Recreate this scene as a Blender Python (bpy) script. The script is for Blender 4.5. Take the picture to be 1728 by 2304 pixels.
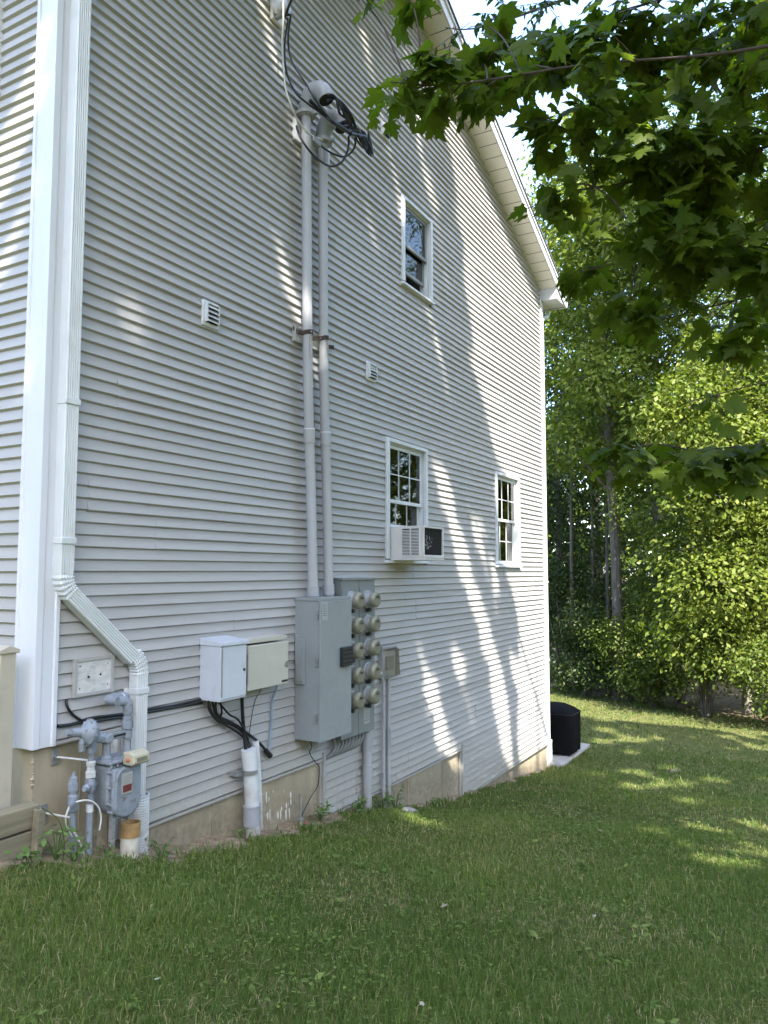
import bpy, bmesh, math, random
import numpy as np
from mathutils import Vector, Matrix
R = math.radians
random.seed(7); rng = np.random.default_rng(11)
scn = bpy.context.scene
for o in list(bpy.data.objects): bpy.data.objects.remove(o)
COL = scn.collection

# ------------------------------------------------------------------ camera, sky, sun, exposure
FPX, CAMD, CAMZ = 1731.0, 3.956, 1.6
YAW, PITCH = R(29.1), math.atan(133/1731)
FW = np.array([math.cos(YAW)*math.cos(PITCH), math.sin(YAW)*math.cos(PITCH), math.sin(PITCH)])
RT = np.array([math.sin(YAW), -math.cos(YAW), 0.0]); UP = np.cross(RT, FW)
CAMP = np.array([0.0, -CAMD, CAMZ])
cd = bpy.data.cameras.new('camera'); cam = bpy.data.objects.new('camera', cd); COL.objects.link(cam)
cd.sensor_fit = 'VERTICAL'; cd.sensor_height = 24.0; cd.lens = FPX/2304*24.0
cd.clip_start = 0.05; cd.clip_end = 2000
cam.matrix_world = Matrix(((RT[0], UP[0], -FW[0], CAMP[0]), (RT[1], UP[1], -FW[1], CAMP[1]), (RT[2], UP[2], -FW[2], CAMP[2]), (0, 0, 0, 1)))
scn.camera = cam
SUN = Vector((0.61, 0.62, -1.0)).normalized()          # the way the light travels
LX, LY = 0.61, 0.62                                      # horizontal run for one metre of fall
w = bpy.data.worlds.new('World'); scn.world = w; w.use_nodes = True
nt = w.node_tree; bg = nt.nodes['Background']
sky = nt.nodes.new('ShaderNodeTexSky'); sky.sky_type = 'NISHITA'; sky.sun_disc = False
sky.sun_elevation = math.asin(-SUN.z)
sky.sun_rotation = math.atan2(-SUN.x, -SUN.y)
sky.air_density = 1.0; sky.dust_density = 1.3; sky.ozone_density = 0.7
nt.links.new(sky.outputs[0], bg.inputs[0]); bg.inputs[1].default_value = 0.15
sl = bpy.data.lights.new('sun', 'SUN'); sl.energy = 2.7; sl.angle = R(0.53); sl.color = (1.0, 0.95, 0.86)
so = bpy.data.objects.new('sun', sl); COL.objects.link(so)
so.rotation_euler = SUN.to_track_quat('-Z', 'Y').to_euler(); so.location = (-6, -8, 14)
scn.view_settings.view_transform = 'Standard'; scn.view_settings.look = 'None'
scn.view_settings.exposure = 2.92; scn.view_settings.gamma = 1.0
scn.cycles.use_denoising = True
scn.cycles.max_bounces = 8; scn.cycles.diffuse_bounces = 4; scn.cycles.transparent_max_bounces = 12

# ------------------------------------------------------------------ materials
MATS = {}
def ramp(nt, fac, stops):
    r = nt.nodes.new('ShaderNodeValToRGB'); e = r.color_ramp.elements
    while len(e) < len(stops): e.new(0.5)
    for i, (p, c) in enumerate(stops):
        e[i].position = p; e[i].color = (*c, 1)
    if fac is not None: nt.links.new(fac, r.inputs[0])
    return r.outputs[0]
def noise(nt, scale, detail=4, vec=None, stretch=None, rough=0.55):
    n = nt.nodes.new('ShaderNodeTexNoise'); n.inputs['Scale'].default_value = scale
    n.inputs['Detail'].default_value = detail; n.inputs['Roughness'].default_value = rough
    if vec is None:
        g = nt.nodes.new('ShaderNodeNewGeometry'); vec = g.outputs['Position']
    if stretch:
        m = nt.nodes.new('ShaderNodeMapping'); m.inputs['Scale'].default_value = stretch
        nt.links.new(vec, m.inputs[0]); vec = m.outputs[0]
    nt.links.new(vec, n.inputs['Vector'])
    return n.outputs[0]
def mixc(nt, fac, a, b, mode='MIX'):
    m = nt.nodes.new('ShaderNodeMix'); m.data_type = 'RGBA'; m.blend_type = mode
    for s, v in ((0, fac), (6, a), (7, b)):
        if isinstance(v, (int, float)): m.inputs[s].default_value = v
        elif isinstance(v, tuple): m.inputs[s].default_value = (*v, 1)
        else: nt.links.new(v, m.inputs[s])
    return m.outputs[2]
def newmat(name):
    m = bpy.data.materials.new(name); m.use_nodes = True; MATS[name] = m
    return m, m.node_tree, m.node_tree.nodes['Principled BSDF']
def mat(name, col, rough=0.6, var=0.12, scale=6.0, metal=0.0, bump=0.0, bscale=80.0, spec=0.5, stretch=None, dirt=None, dscale=3.0, dlo=0.55, dhi=0.75, obj_var=0.0):
    m, t, p = newmat(name)
    n = noise(t, scale, 5, stretch=stretch)
    lo = tuple(c*(1-var) for c in col); hi = tuple(min(1, c*(1+var)) for c in col)
    c = ramp(t, n, [(0.3, lo), (0.7, hi)])
    if dirt:
        dn = noise(t, dscale, 6, stretch=stretch)
        f = ramp(t, dn, [(dlo, (0, 0, 0)), (dhi, (1, 1, 1))])
        c = mixc(t, f, c, dirt)
    if obj_var:
        oi = t.nodes.new('ShaderNodeObjectInfo')
        f = ramp(t, oi.outputs['Random'], [(0, (1-obj_var,)*3), (1, (1, 1, 1))])
        c = mixc(t, 1.0, c, f, 'MULTIPLY')
    t.links.new(c, p.inputs['Base Color'])
    p.inputs['Roughness'].default_value = rough; p.inputs['Metallic'].default_value = metal
    p.inputs['Specular IOR Level'].default_value = spec
    if bump:
        b = t.nodes.new('ShaderNodeBump'); b.inputs['Strength'].default_value = bump; b.inputs['Distance'].default_value = 0.004
        t.links.new(noise(t, bscale, 6, stretch=stretch), b.inputs['Height']); t.links.new(b.outputs[0], p.inputs['Normal'])
    return m
mat('siding', (0.385, 0.37, 0.35), 0.5, 0.06, 1.3, bump=0.12, bscale=26, stretch=(0.25, 0.25, 7), dirt=(0.325, 0.305, 0.275), dscale=0.9, dlo=0.5, dhi=0.85, obj_var=0.06)
mat('white_vinyl', (0.61, 0.615, 0.64), 0.42, 0.05, 3, dirt=(0.5, 0.5, 0.48), dscale=1.6, dlo=0.55, dhi=0.9, stretch=(1, 1, 0.2))
mat('downspout_white', (0.60, 0.615, 0.61), 0.38, 0.05, 4, dirt=(0.47, 0.47, 0.43), dscale=3, dlo=0.55, dhi=0.9)
mat('soffit_vinyl', (0.66, 0.63, 0.57), 0.5, 0.04, 4)
mat('window_vinyl', (0.58, 0.60, 0.60), 0.4, 0.05, 6, dirt=(0.5, 0.5, 0.46), dscale=9, dlo=0.58, dhi=0.85)
mat('shingle', (0.10, 0.095, 0.09), 0.9, 0.3, 40, bump=0.5)
mat('conduit', (0.37, 0.37, 0.375), 0.5, 0.06, 5, dirt=(0.36, 0.36, 0.34), dscale=4, stretch=(1, 1, 0.3))
mat('conduit_dark', (0.33, 0.34, 0.35), 0.5, 0.06, 5)
mat('pvc_white', (0.62, 0.63, 0.62), 0.4, 0.06, 4, dirt=(0.45, 0.43, 0.38), dscale=5, dlo=0.55, dhi=0.8)
mat('cabinet_grey', (0.245, 0.265, 0.26), 0.45, 0.06, 5, dirt=(0.2, 0.215, 0.21), dscale=7, dlo=0.55, dhi=0.85)
mat('stack_grey', (0.19, 0.205, 0.195), 0.5, 0.08, 6, dirt=(0.15, 0.16, 0.145), dscale=6)
mat('telecom_grey', (0.50, 0.53, 0.57), 0.42, 0.04, 5, dirt=(0.4, 0.41, 0.41), dscale=8, dlo=0.6, dhi=0.85)
mat('telecom_beige', (0.47, 0.455, 0.38), 0.45, 0.05, 5, dirt=(0.38, 0.36, 0.29), dscale=8, dlo=0.58, dhi=0.85)
mat('gas_grey', (0.215, 0.24, 0.265), 0.55, 0.14, 14, dirt=(0.15, 0.13, 0.11), dscale=26, dlo=0.56, dhi=0.68, bump=0.3, bscale=120)
mat('gas_pale', (0.5, 0.5, 0.47), 0.55, 0.15, 30)
mat('meter_glass', (0.225, 0.22, 0.16), 0.16, 0.04, 8, spec=0.6)
mat('meter_ring', (0.33, 0.345, 0.335), 0.35, 0.1, 12, metal=0.3)
mat('meter_face', (0.17, 0.165, 0.115), 0.3, 0.08, 20)
mat('black_rubber', (0.012, 0.012, 0.013), 0.38, 0.2, 10)
mat('black_plastic', (0.015, 0.017, 0.02), 0.45, 0.2, 10)
mat('dark_slot', (0.01, 0.01, 0.011), 0.8, 0.1, 10)
mat('cable_grey', (0.2, 0.195, 0.18), 0.6, 0.15, 10)
mat('cable_blue', (0.24, 0.31, 0.38), 0.5, 0.15, 10)
mat('cable_white', (0.62, 0.59, 0.52), 0.5, 0.12, 10)
mat('rust', (0.045, 0.03, 0.023), 0.85, 0.4, 40, bump=0.4)
mat('rust_stain', (0.33, 0.24, 0.15), 0.6, 0.3, 25)
mat('steel', (0.34, 0.34, 0.33), 0.45, 0.2, 20, metal=0.6)
mat('red_plate', (0.15, 0.03, 0.032), 0.4, 0.2, 20)
mat('plate_silver', (0.42, 0.42, 0.41), 0.4, 0.1, 30, metal=0.4)
mat('sticker', (0.34, 0.36, 0.34), 0.5, 0.06, 20)
mat('sticker_ink', (0.1, 0.11, 0.11), 0.6, 0.1, 20)
mat('amr_cream', (0.42, 0.385, 0.27), 0.4, 0.08, 10, dirt=(0.32, 0.29, 0.2), dscale=25)
mat('red_wax', (0.45, 0.12, 0.05), 0.5, 0.1, 10)
mat('pipe_cap', (0.33, 0.2, 0.075), 0.7, 0.25, 25, dirt=(0.25, 0.17, 0.09), dscale=15)
mat('pipe_cream', (0.56, 0.53, 0.44), 0.55, 0.1, 10, dirt=(0.33, 0.28, 0.2), dscale=10, dlo=0.5, dhi=0.75)
mat('post_beige', (0.44, 0.39, 0.30), 0.5, 0.06, 5, dirt=(0.34, 0.3, 0.23), dscale=4)
mat('timber', (0.19, 0.165, 0.105), 0.85, 0.35, 4, bump=0.5, bscale=14, stretch=(0.25, 3, 6), dirt=(0.13, 0.11, 0.08), dscale=3)
mat('timber_end', (0.15, 0.13, 0.095), 0.85, 0.35, 12, bump=0.4)
mat('concrete', (0.40, 0.335, 0.225), 0.85, 0.3, 3.2, bump=0.5, bscale=45, stretch=(1, 1, 0.35), dirt=(0.23, 0.195, 0.135), dscale=1.3, dlo=0.45, dhi=0.8)
mat('pad_concrete', (0.34, 0.32, 0.28), 0.85, 0.12, 5, bump=0.2, bscale=60)
mat('paint_drip', (0.62, 0.58, 0.5), 0.7, 0.1, 10)
mat('plywood', (0.55, 0.54, 0.51), 0.75, 0.15, 7, stretch=(2, 1, 5), dirt=(0.36, 0.35, 0.33), dscale=6, dlo=0.52, dhi=0.7, bump=0.2)
mat('grill_cover', (0.004, 0.004, 0.005), 0.85, 0.2, 6, bump=0.25, bscale=9, spec=0.15)
mat('ac_white', (0.62, 0.60, 0.56), 0.45, 0.06, 8, dirt=(0.42, 0.37, 0.29), dscale=14, dlo=0.6, dhi=0.8)
mat('ac_fins', (0.035, 0.036, 0.035), 0.7, 0.4, 60)
mat('ac_scuff', (0.4, 0.4, 0.38), 0.7, 0.3, 60)
mat('curtain', (0.75, 0.73, 0.70), 0.9, 0.06, 6)
mat('room_dark', (0.06, 0.06, 0.055), 0.9, 0.1, 4)
mat('brass', (0.5, 0.28, 0.06), 0.3, 0.1, 10, metal=0.8)
mat('bark', (0.13, 0.11, 0.09), 0.9, 0.4, 9, bump=0.8, bscale=18, stretch=(1, 1, 0.25))
mat('bark_pale', (0.22, 0.2, 0.17), 0.9, 0.35, 7, bump=0.6, bscale=18, stretch=(1, 1, 0.25))
mat('twig', (0.06, 0.04, 0.028), 0.8, 0.3, 20)
mat('dead_leaf', (0.24, 0.19, 0.12), 0.7, 0.3, 30)
mat('pale_leaf', (0.3, 0.28, 0.2), 0.7, 0.3, 30)
mat('stone', (0.3, 0.28, 0.25), 0.85, 0.25, 20, bump=0.4)
mat('red_flag', (0.5, 0.05, 0.04), 0.6, 0.2, 10)
def splash(name, col, reach, amount):
    """soil splashed up the wall: uneven film that thins out above the sloping ground"""
    m = MATS[name]; t = m.node_tree; p = t.nodes['Principled BSDF']; src = p.inputs['Base Color'].links[0].from_socket
    g = t.nodes.new('ShaderNodeNewGeometry'); sp = t.nodes.new('ShaderNodeSeparateXYZ'); t.links.new(g.outputs['Position'], sp.inputs[0])
    def math_(op, a, b):
        n = t.nodes.new('ShaderNodeMath'); n.operation = op
        for i, v in enumerate((a, b)):
            if isinstance(v, (int, float)): n.inputs[i].default_value = v
            else: t.links.new(v, n.inputs[i])
        return n.outputs[0]
    h = math_('ADD', math_('MULTIPLY', sp.outputs[0], .158), math_('ADD', sp.outputs[2], -.345))
    h = math_('ADD', h, math_('MULTIPLY', noise(t, 2.5, 5), -.5*reach))
    f = ramp(t, math_('DIVIDE', h, reach), [(0.0, (amount,)*3), (0.75, (0, 0, 0))])
    f = math_('MULTIPLY', f, ramp(t, noise(t, 22, 6), [(.3, (.25,)*3), (.62, (1,)*3)]))
    t.links.new(mixc(t, f, src, col), p.inputs['Base Color'])
splash('siding', (0.27, 0.25, 0.17), .75, .5)
splash('concrete', (0.19, 0.155, 0.10), .35, .8)
splash('pvc_white', (0.25, 0.21, 0.15), .3, .7); splash('conduit', (0.25, 0.22, 0.17), .3, .6)
# clear plastic cover and window glass: see-through, mirroring at a slant
def glassmat(name, tint, base_gloss, rough=0.02, ior=1.5):
    m, t, p = newmat(name); out = t.nodes['Material Output']; t.nodes.remove(p)
    tr = t.nodes.new('ShaderNodeBsdfTransparent'); tr.inputs[0].default_value = (*tint, 1)
    gl = t.nodes.new('ShaderNodeBsdfGlossy'); gl.inputs['Roughness'].default_value = rough
    fr = t.nodes.new('ShaderNodeFresnel'); fr.inputs[0].default_value = ior
    ad = t.nodes.new('ShaderNodeMath'); ad.operation = 'ADD'; ad.use_clamp = True; ad.inputs[1].default_value = base_gloss
    t.links.new(fr.outputs[0], ad.inputs[0])
    mx = t.nodes.new('ShaderNodeMixShader'); t.links.new(ad.outputs[0], mx.inputs[0])
    t.links.new(tr.outputs[0], mx.inputs[1]); t.links.new(gl.outputs[0], mx.inputs[2]); t.links.new(mx.outputs[0], out.inputs[0])
glassmat('window_glass', (0.75, 0.8, 0.78), 0.03)
glassmat('clear_plastic', (0.92, 0.92, 0.9), 0.10, 0.18)
# foliage: colour from a random number stored for each leaf
def leafmat(name, stops, trans=0.4, rough=0.5, spec=0.25):
    m, t, p = newmat(name); out = t.nodes['Material Output']
    a = t.nodes.new('ShaderNodeAttribute'); a.attribute_name = 'rnd'
    c = ramp(t, a.outputs['Fac'], stops)
    t.links.new(c, p.inputs['Base Color']); p.inputs['Roughness'].default_value = rough; p.inputs['Specular IOR Level'].default_value = spec
    tl = t.nodes.new('ShaderNodeBsdfTranslucent')
    bright = mixc(t, 1.0, c, (1.25, 1.35, 0.6), 'MULTIPLY'); t.links.new(bright, tl.inputs[0])
    mx = t.nodes.new('ShaderNodeMixShader'); mx.inputs[0].default_value = trans
    t.links.new(p.outputs[0], mx.inputs[1]); t.links.new(tl.outputs[0], mx.inputs[2]); t.links.new(mx.outputs[0], out.inputs[0])
leafmat('maple_leaf', [(0, (0.05, 0.085, 0.008)), (0.5, (0.085, 0.125, 0.012)), (1, (0.125, 0.16, 0.02))], 0.6)
leafmat('ash_leaf', [(0, (0.035, 0.07, 0.02)), (1, (0.06, 0.10, 0.03))], 0.35)
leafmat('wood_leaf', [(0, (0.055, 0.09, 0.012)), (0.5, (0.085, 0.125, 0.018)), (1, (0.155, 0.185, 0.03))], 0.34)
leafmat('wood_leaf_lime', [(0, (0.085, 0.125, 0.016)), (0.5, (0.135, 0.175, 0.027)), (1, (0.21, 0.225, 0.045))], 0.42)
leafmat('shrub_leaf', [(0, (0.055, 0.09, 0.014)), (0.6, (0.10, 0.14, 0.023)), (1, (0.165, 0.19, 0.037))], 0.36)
leafmat('wood_leaf_shaded', [(0, (0.025, 0.045, 0.012)), (0.5, (0.04, 0.065, 0.016)), (1, (0.065, 0.09, 0.022))], 0.25)  # shade of the hollow by the house corner put into the leaf colour
leafmat('weed_leaf', [(0, (0.09, 0.16, 0.04)), (1, (0.16, 0.24, 0.07))], 0.35)
leafmat('clover_leaf', [(0, (0.085, 0.135, 0.025)), (0.7, (0.14, 0.19, 0.04)), (1, (0.19, 0.235, 0.06))], 0.3)
leafmat('grass_blade', [(0, (0.05, 0.095, 0.016)), (0.4, (0.092, 0.15, 0.028)), (0.75, (0.15, 0.205, 0.044)), (0.93, (0.22, 0.235, 0.07)), (1, (0.40, 0.33, 0.19))], 0.38)

def ground_mat():
    m, t, p = newmat('lawn_soil')
    g = t.nodes.new('ShaderNodeNewGeometry'); s = t.nodes.new('ShaderNodeSeparateXYZ'); t.links.new(g.outputs['Position'], s.inputs[0])
    grass = ramp(t, noise(t, 9, 6), [(0.3, (0.055, 0.065, 0.02)), (0.55, (0.10, 0.105, 0.035)), (0.75, (0.17, 0.14, 0.07))])
    soil = ramp(t, noise(t, 14, 8), [(0.3, (0.14, 0.105, 0.068)), (0.55, (0.26, 0.20, 0.135)), (0.8, (0.42, 0.34, 0.24))])
    a = t.nodes.new('ShaderNodeAttribute'); a.attribute_name = 'soil'
    n2 = noise(t, 5, 6)
    ad = t.nodes.new('ShaderNodeMath'); ad.operation = 'ADD'; t.links.new(a.outputs['Fac'], ad.inputs[0]); t.links.new(n2, ad.inputs[1])
    f = ramp(t, ad.outputs[0], [(0.88, (0, 0, 0)), (1.0, (1, 1, 1))])
    t.links.new(mixc(t, f, grass, soil), p.inputs['Base Color']); p.inputs['Roughness'].default_value = 0.95
    p.inputs['Specular IOR Level'].default_value = 0.1
    b = t.nodes.new('ShaderNodeBump'); b.inputs['Strength'].default_value = 0.8; b.inputs['Distance'].default_value = 0.02
    t.links.new(noise(t, 30, 8), b.inputs['Height']); t.links.new(b.outputs[0], p.inputs['Normal'])
ground_mat()

# ------------------------------------------------------------------ mesh helpers
class MB:
    def __init__(s): s.v = []; s.f = []
    def add(s, vs, fs):
        b = len(s.v); s.v += [tuple(v) for v in vs]; s.f += [tuple(i+b for i in f) for f in fs]; return s
    def box(s, x0, x1, y0, y1, z0, z1):
        return s.add([(x0, y0, z0), (x1, y0, z0), (x1, y1, z0), (x0, y1, z0), (x0, y0, z1), (x1, y0, z1), (x1, y1, z1), (x0, y1, z1)],
                     [(0, 3, 2, 1), (4, 5, 6, 7), (0, 1, 5, 4), (1, 2, 6, 5), (2, 3, 7, 6), (3, 0, 4, 7)])
    def lathe(s, o, axis, prof, n=20, cap=True):
        o = Vector(o); a = Vector(axis).normalized(); u = a.orthogonal().normalized(); v = a.cross(u); vs = []; fs = []
        for t, r in prof:
            for k in range(n):
                c = 2*math.pi*k/n; vs.append(o+a*t+(u*math.cos(c)+v*math.sin(c))*r)
        for i in range(len(prof)-1):
            for k in range(n):
                fs.append((i*n+k, i*n+(k+1) % n, (i+1)*n+(k+1) % n, (i+1)*n+k))
        if cap: fs.append(tuple(range(n-1, -1, -1))); fs.append(tuple(range((len(prof)-1)*n, len(prof)*n)))
        return s.add(vs, fs)
    def cyl(s, p0, p1, r0, r1=None, n=16, cap=True):
        d = Vector(p1)-Vector(p0); return s.lathe(p0, d, [(0, r0), (d.length, r0 if r1 is None else r1)], n, cap)
    def tube(s, pts, r, n=8, sub=5, cap=True):
        P = [Vector(p) for p in pts]
        if sub > 1 and len(P) > 2:
            Q = []
            for i in range(len(P)-1):
                a = P[max(i-1, 0)]; b = P[i]; c = P[i+1]; d = P[min(i+2, len(P)-1)]
                for k in range(sub):
                    t = k/sub; Q.append(0.5*((2*b)+(c-a)*t+(2*a-5*b+4*c-d)*t*t+(3*b-a-3*c+d)*t**3))
            Q.append(P[-1]); P = Q
        m = len(P); rr = [r]*m if isinstance(r, (int, float)) else list(np.interp(np.linspace(0, 1, m), np.linspace(0, 1, len(r)), r))
        t0 = (P[1]-P[0]).normalized(); u = t0.orthogonal().normalized(); vs = []; fs = []
        for i in range(m):
            t = (P[min(i+1, m-1)]-P[max(i-1, 0)]).normalized(); u = (u-t*u.dot(t)).normalized(); v = t.cross(u)
            for k in range(n):
                c = 2*math.pi*k/n; vs.append(P[i]+(u*math.cos(c)+v*math.sin(c))*rr[i])
        for i in range(m-1):
            for k in range(n): fs.append((i*n+k, i*n+(k+1) % n, (i+1)*n+(k+1) % n, (i+1)*n+k))
        if cap: fs.append(tuple(range(n-1, -1, -1))); fs.append(tuple(range((m-1)*n, m*n)))
        return s.add(vs, fs)
    def prism(s, poly, w0, w1, fn):
        n = len(poly); vs = [fn(u, v, w0) for u, v in poly]+[fn(u, v, w1) for u, v in poly]
        fs = [tuple(range(n-1, -1, -1)), tuple(range(n, 2*n))]+[(i, (i+1) % n, (i+1) % n+n, i+n) for i in range(n)]
        return s.add(vs, fs)
    def sweep(s, prof, path, fn, cap=True):
        # prof: (a, b) points; path: list of (point, normal-dir a, dir b)
        n = len(prof); vs = []; fs = []
        for p, A, B in path:
            for a, b in prof: vs.append(Vector(p)+Vector(A)*a+Vector(B)*b)
        for i in range(len(path)-1):
            for k in range(n): fs.append((i*n+k, i*n+(k+1) % n, (i+1)*n+(k+1) % n, (i+1)*n+k))
        if cap: fs.append(tuple(range(n-1, -1, -1))); fs.append(tuple(range((len(path)-1)*n, len(path)*n)))
        return s.add(vs, fs)
XZ = lambda u, v, w: (u, w, v)
YZ = lambda u, v, w: (w, u, v)
XY = lambda u, v, w: (u, v, w)
ROOTLOC = {}
def mesh_from(mb, name, off=(0, 0, 0), smooth=0, fix=True):
    me = bpy.data.meshes.new(name); me.from_pydata([(x-off[0], y-off[1], z-off[2]) for x, y, z in mb.v], [], mb.f)
    if fix:
        bm = bmesh.new(); bm.from_mesh(me); bmesh.ops.recalc_face_normals(bm, faces=bm.faces); bm.to_mesh(me); bm.free()
    if smooth:
        me.polygons.foreach_set('use_smooth', [True]*len(me.polygons)); me.set_sharp_from_angle(angle=R(smooth))
    me.update(); return me
def tag(o, label=None, cat=None, group=None, kind=None):
    if label: o['label'] = label
    if cat: o['category'] = cat
    if group: o['group'] = group
    if kind: o['kind'] = kind
    return o
def empty(name, loc, label=None, cat=None, group=None):
    o = bpy.data.objects.new(name, None); COL.objects.link(o); o.location = loc; o.empty_display_size = 0.1
    ROOTLOC[o.name] = tuple(loc); return tag(o, label, cat, group)
def put(name, mb, material, parent=None, smooth=35, bevel=0.0, seg=2):
    off = (0, 0, 0)
    if parent is not None: off = ROOTLOC.get(parent.name, (0, 0, 0))
    me = mesh_from(mb, name, off, smooth); me.materials.append(MATS[material])
    o = bpy.data.objects.new(name, me); COL.objects.link(o)
    if parent is not None:
        o.parent = parent; ROOTLOC[o.name] = off
    if bevel:
        b = o.modifiers.new('bevel', 'BEVEL'); b.width = bevel; b.segments = seg; b.limit_method = 'ANGLE'; b.angle_limit = R(40)
    return o
def npmesh(name, V, F, rnd=None, smooth=False):
    me = bpy.data.meshes.new(name); k = F.shape[1]
    me.vertices.add(len(V)); me.vertices.foreach_set('co', np.ascontiguousarray(V, dtype=np.float32).ravel())
    me.loops.add(F.size); me.loops.foreach_set('vertex_index', np.ascontiguousarray(F, dtype=np.int32).ravel())
    me.polygons.add(len(F)); me.polygons.foreach_set('loop_start', np.arange(0, F.size, k, dtype=np.int32))
    if smooth: me.polygons.foreach_set('use_smooth', np.ones(len(F), dtype=bool))
    me.update(calc_edges=True)
    if rnd is not None:
        a = me.attributes.new('rnd', 'FLOAT', 'POINT'); a.data.foreach_set('value', np.ascontiguousarray(rnd, dtype=np.float32))
    return me
def npput(name, V, F, material, parent=None, rnd=None, smooth=False, loc=(0, 0, 0)):
    off = np.array(ROOTLOC.get(parent.name, (0, 0, 0)) if parent is not None else loc)
    me = npmesh(name, V-off, F, rnd, smooth); me.materials.append(MATS[material])
    o = bpy.data.objects.new(name, me); COL.objects.link(o)
    if parent is not None: o.parent = parent
    else: o.location = loc
    return o
def instances(T, F, pos, ax, ay, az, sc):
    """copies of template T at pos with axes ax, ay, az (n,3) and sizes sc"""
    n = len(pos); k = len(T)
    V = pos[:, None, :]+sc[:, None, None]*(T[None, :, 0:1]*ax[:, None, :]+T[None, :, 1:2]*ay[:, None, :]+T[None, :, 2:3]*az[:, None, :])
    FF = F[None]+(np.arange(n)*k)[:, None, None]
    return V.reshape(-1, 3), FF.reshape(-1, F.shape[1])
def unit(a): return a/np.maximum(np.linalg.norm(a, axis=-1, keepdims=True), 1e-9)
def project(P):
    d = P-CAMP; z = d @ FW; z2 = np.where(np.abs(z) < 1e-6, 1e-6, z)
    return 864+FPX*(d @ RT)/z2, 1152-FPX*(d @ UP)/z2, z

# ------------------------------------------------------------------ ground
BX = [-40, -6, 0, 2.0, 2.9, 3.2, 3.8, 4.6, 5.4, 6, 7.6, 8.7, 10.2, 11.3, 12.4, 14.5, 20, 24, 60]
BZ = [1.0, .6, .30, .12, .04, -.06, -.25, -.36, -.52, -.61, -.93, -1.13, -1.32, -1.46, -1.6, -1.64, -1.95, -2.1, -2.3]
QX = [-40, -6, 0, 3, 6, 9, 12, 16, 20, 60]; QZ = [1.0, .5, .08, -.28, -.68, -1.08, -1.45, -1.78, -2.0, -2.3]
def gz(x, y):
    x = np.asarray(x, float); y = np.asarray(y, float)
    t = np.clip(-y/3.2, 0, 1); t = t*t*(3-2*t)
    z = np.interp(x, BX, BZ)*(1-t)+np.interp(x, QX, QZ)*t
    return z+0.012*np.sin(x*2.3+y*1.1)+0.010*np.sin(y*3.1-x*1.7)
def soilmask(x, y):
    """bare earth along the foundation"""
    x = np.asarray(x, float); y = np.asarray(y, float)
    wdt = np.interp(x, [2, 2.7, 3.0, 3.7, 4.6, 5.3, 6.0, 6.6, 8.0, 8.8, 9.4, 12, 13], [.3, .45, .55, .5, .42, .4, .30, .12, .10, .2, .08, .10, .0])
    wdt = .72*wdt+0.07*np.sin(x*9)+0.05*np.sin(x*17+1)
    m = np.clip(1.35-np.abs(y)/np.maximum(wdt, 0.02), 0, 1)
    m = np.where((x < 1.5) | (x > 12.8) | (y > 0.2), 0, m)
    m = np.where((x > 17.5), np.clip((x-(20.8+0.9*(y+1.0)*0.6))*0.4, 0, 0.55), m)
    for cx, cy, r in ((13.2, -1.9, .3),):
        m = np.maximum(m, np.clip(0.75-np.hypot(x-cx, (y-cy)*1.6)/r*0.7, 0, 1))
    return m
gx = np.unique(np.concatenate([np.array([-400, -150, -60, -30, -15, -8]), np.arange(-4, 1.5, .5), np.arange(1.5, 14, .1), np.arange(14, 30, .4), np.array([32, 36, 42, 50, 70, 120, 250, 600])]))
gy = np.unique(np.concatenate([np.array([-400, -150, -60, -30, -18]), np.arange(-14, -4, .5), np.arange(-4, .3, .08), np.arange(.3, 8, .5), np.array([9, 12, 18, 30, 60, 150, 400])]))
GX, GY = np.meshgrid(gx, gy, indexing='ij'); GZ = gz(GX, GY)
GZ = GZ+0.02*np.clip(soilmask(GX, GY), 0, 1)*np.sin(GX*13+GY*7)
V = np.stack([GX, GY, GZ], -1).reshape(-1, 3); nx, ny = len(gx), len(gy)
ii, jj = np.meshgrid(np.arange(nx-1), np.arange(ny-1), indexing='ij'); b0 = (ii*ny+jj).ravel()
ground = npput('ground', V, np.stack([b0, b0+ny, b0+ny+1, b0+1], 1), 'lawn_soil', smooth=True)
tag(ground, kind='structure')
at = ground.data.attributes.new('soil', 'FLOAT', 'POINT'); at.data.foreach_set('value', soilmask(GX, GY).ravel().astype(np.float32))
# patio slab behind the far corner
pad = put('patio', MB().box(12.72, 14.5, -0.24, 4.5, -1.8, -1.575), 'pad_concrete', bevel=0.012); tag(pad, kind='structure')

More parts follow.
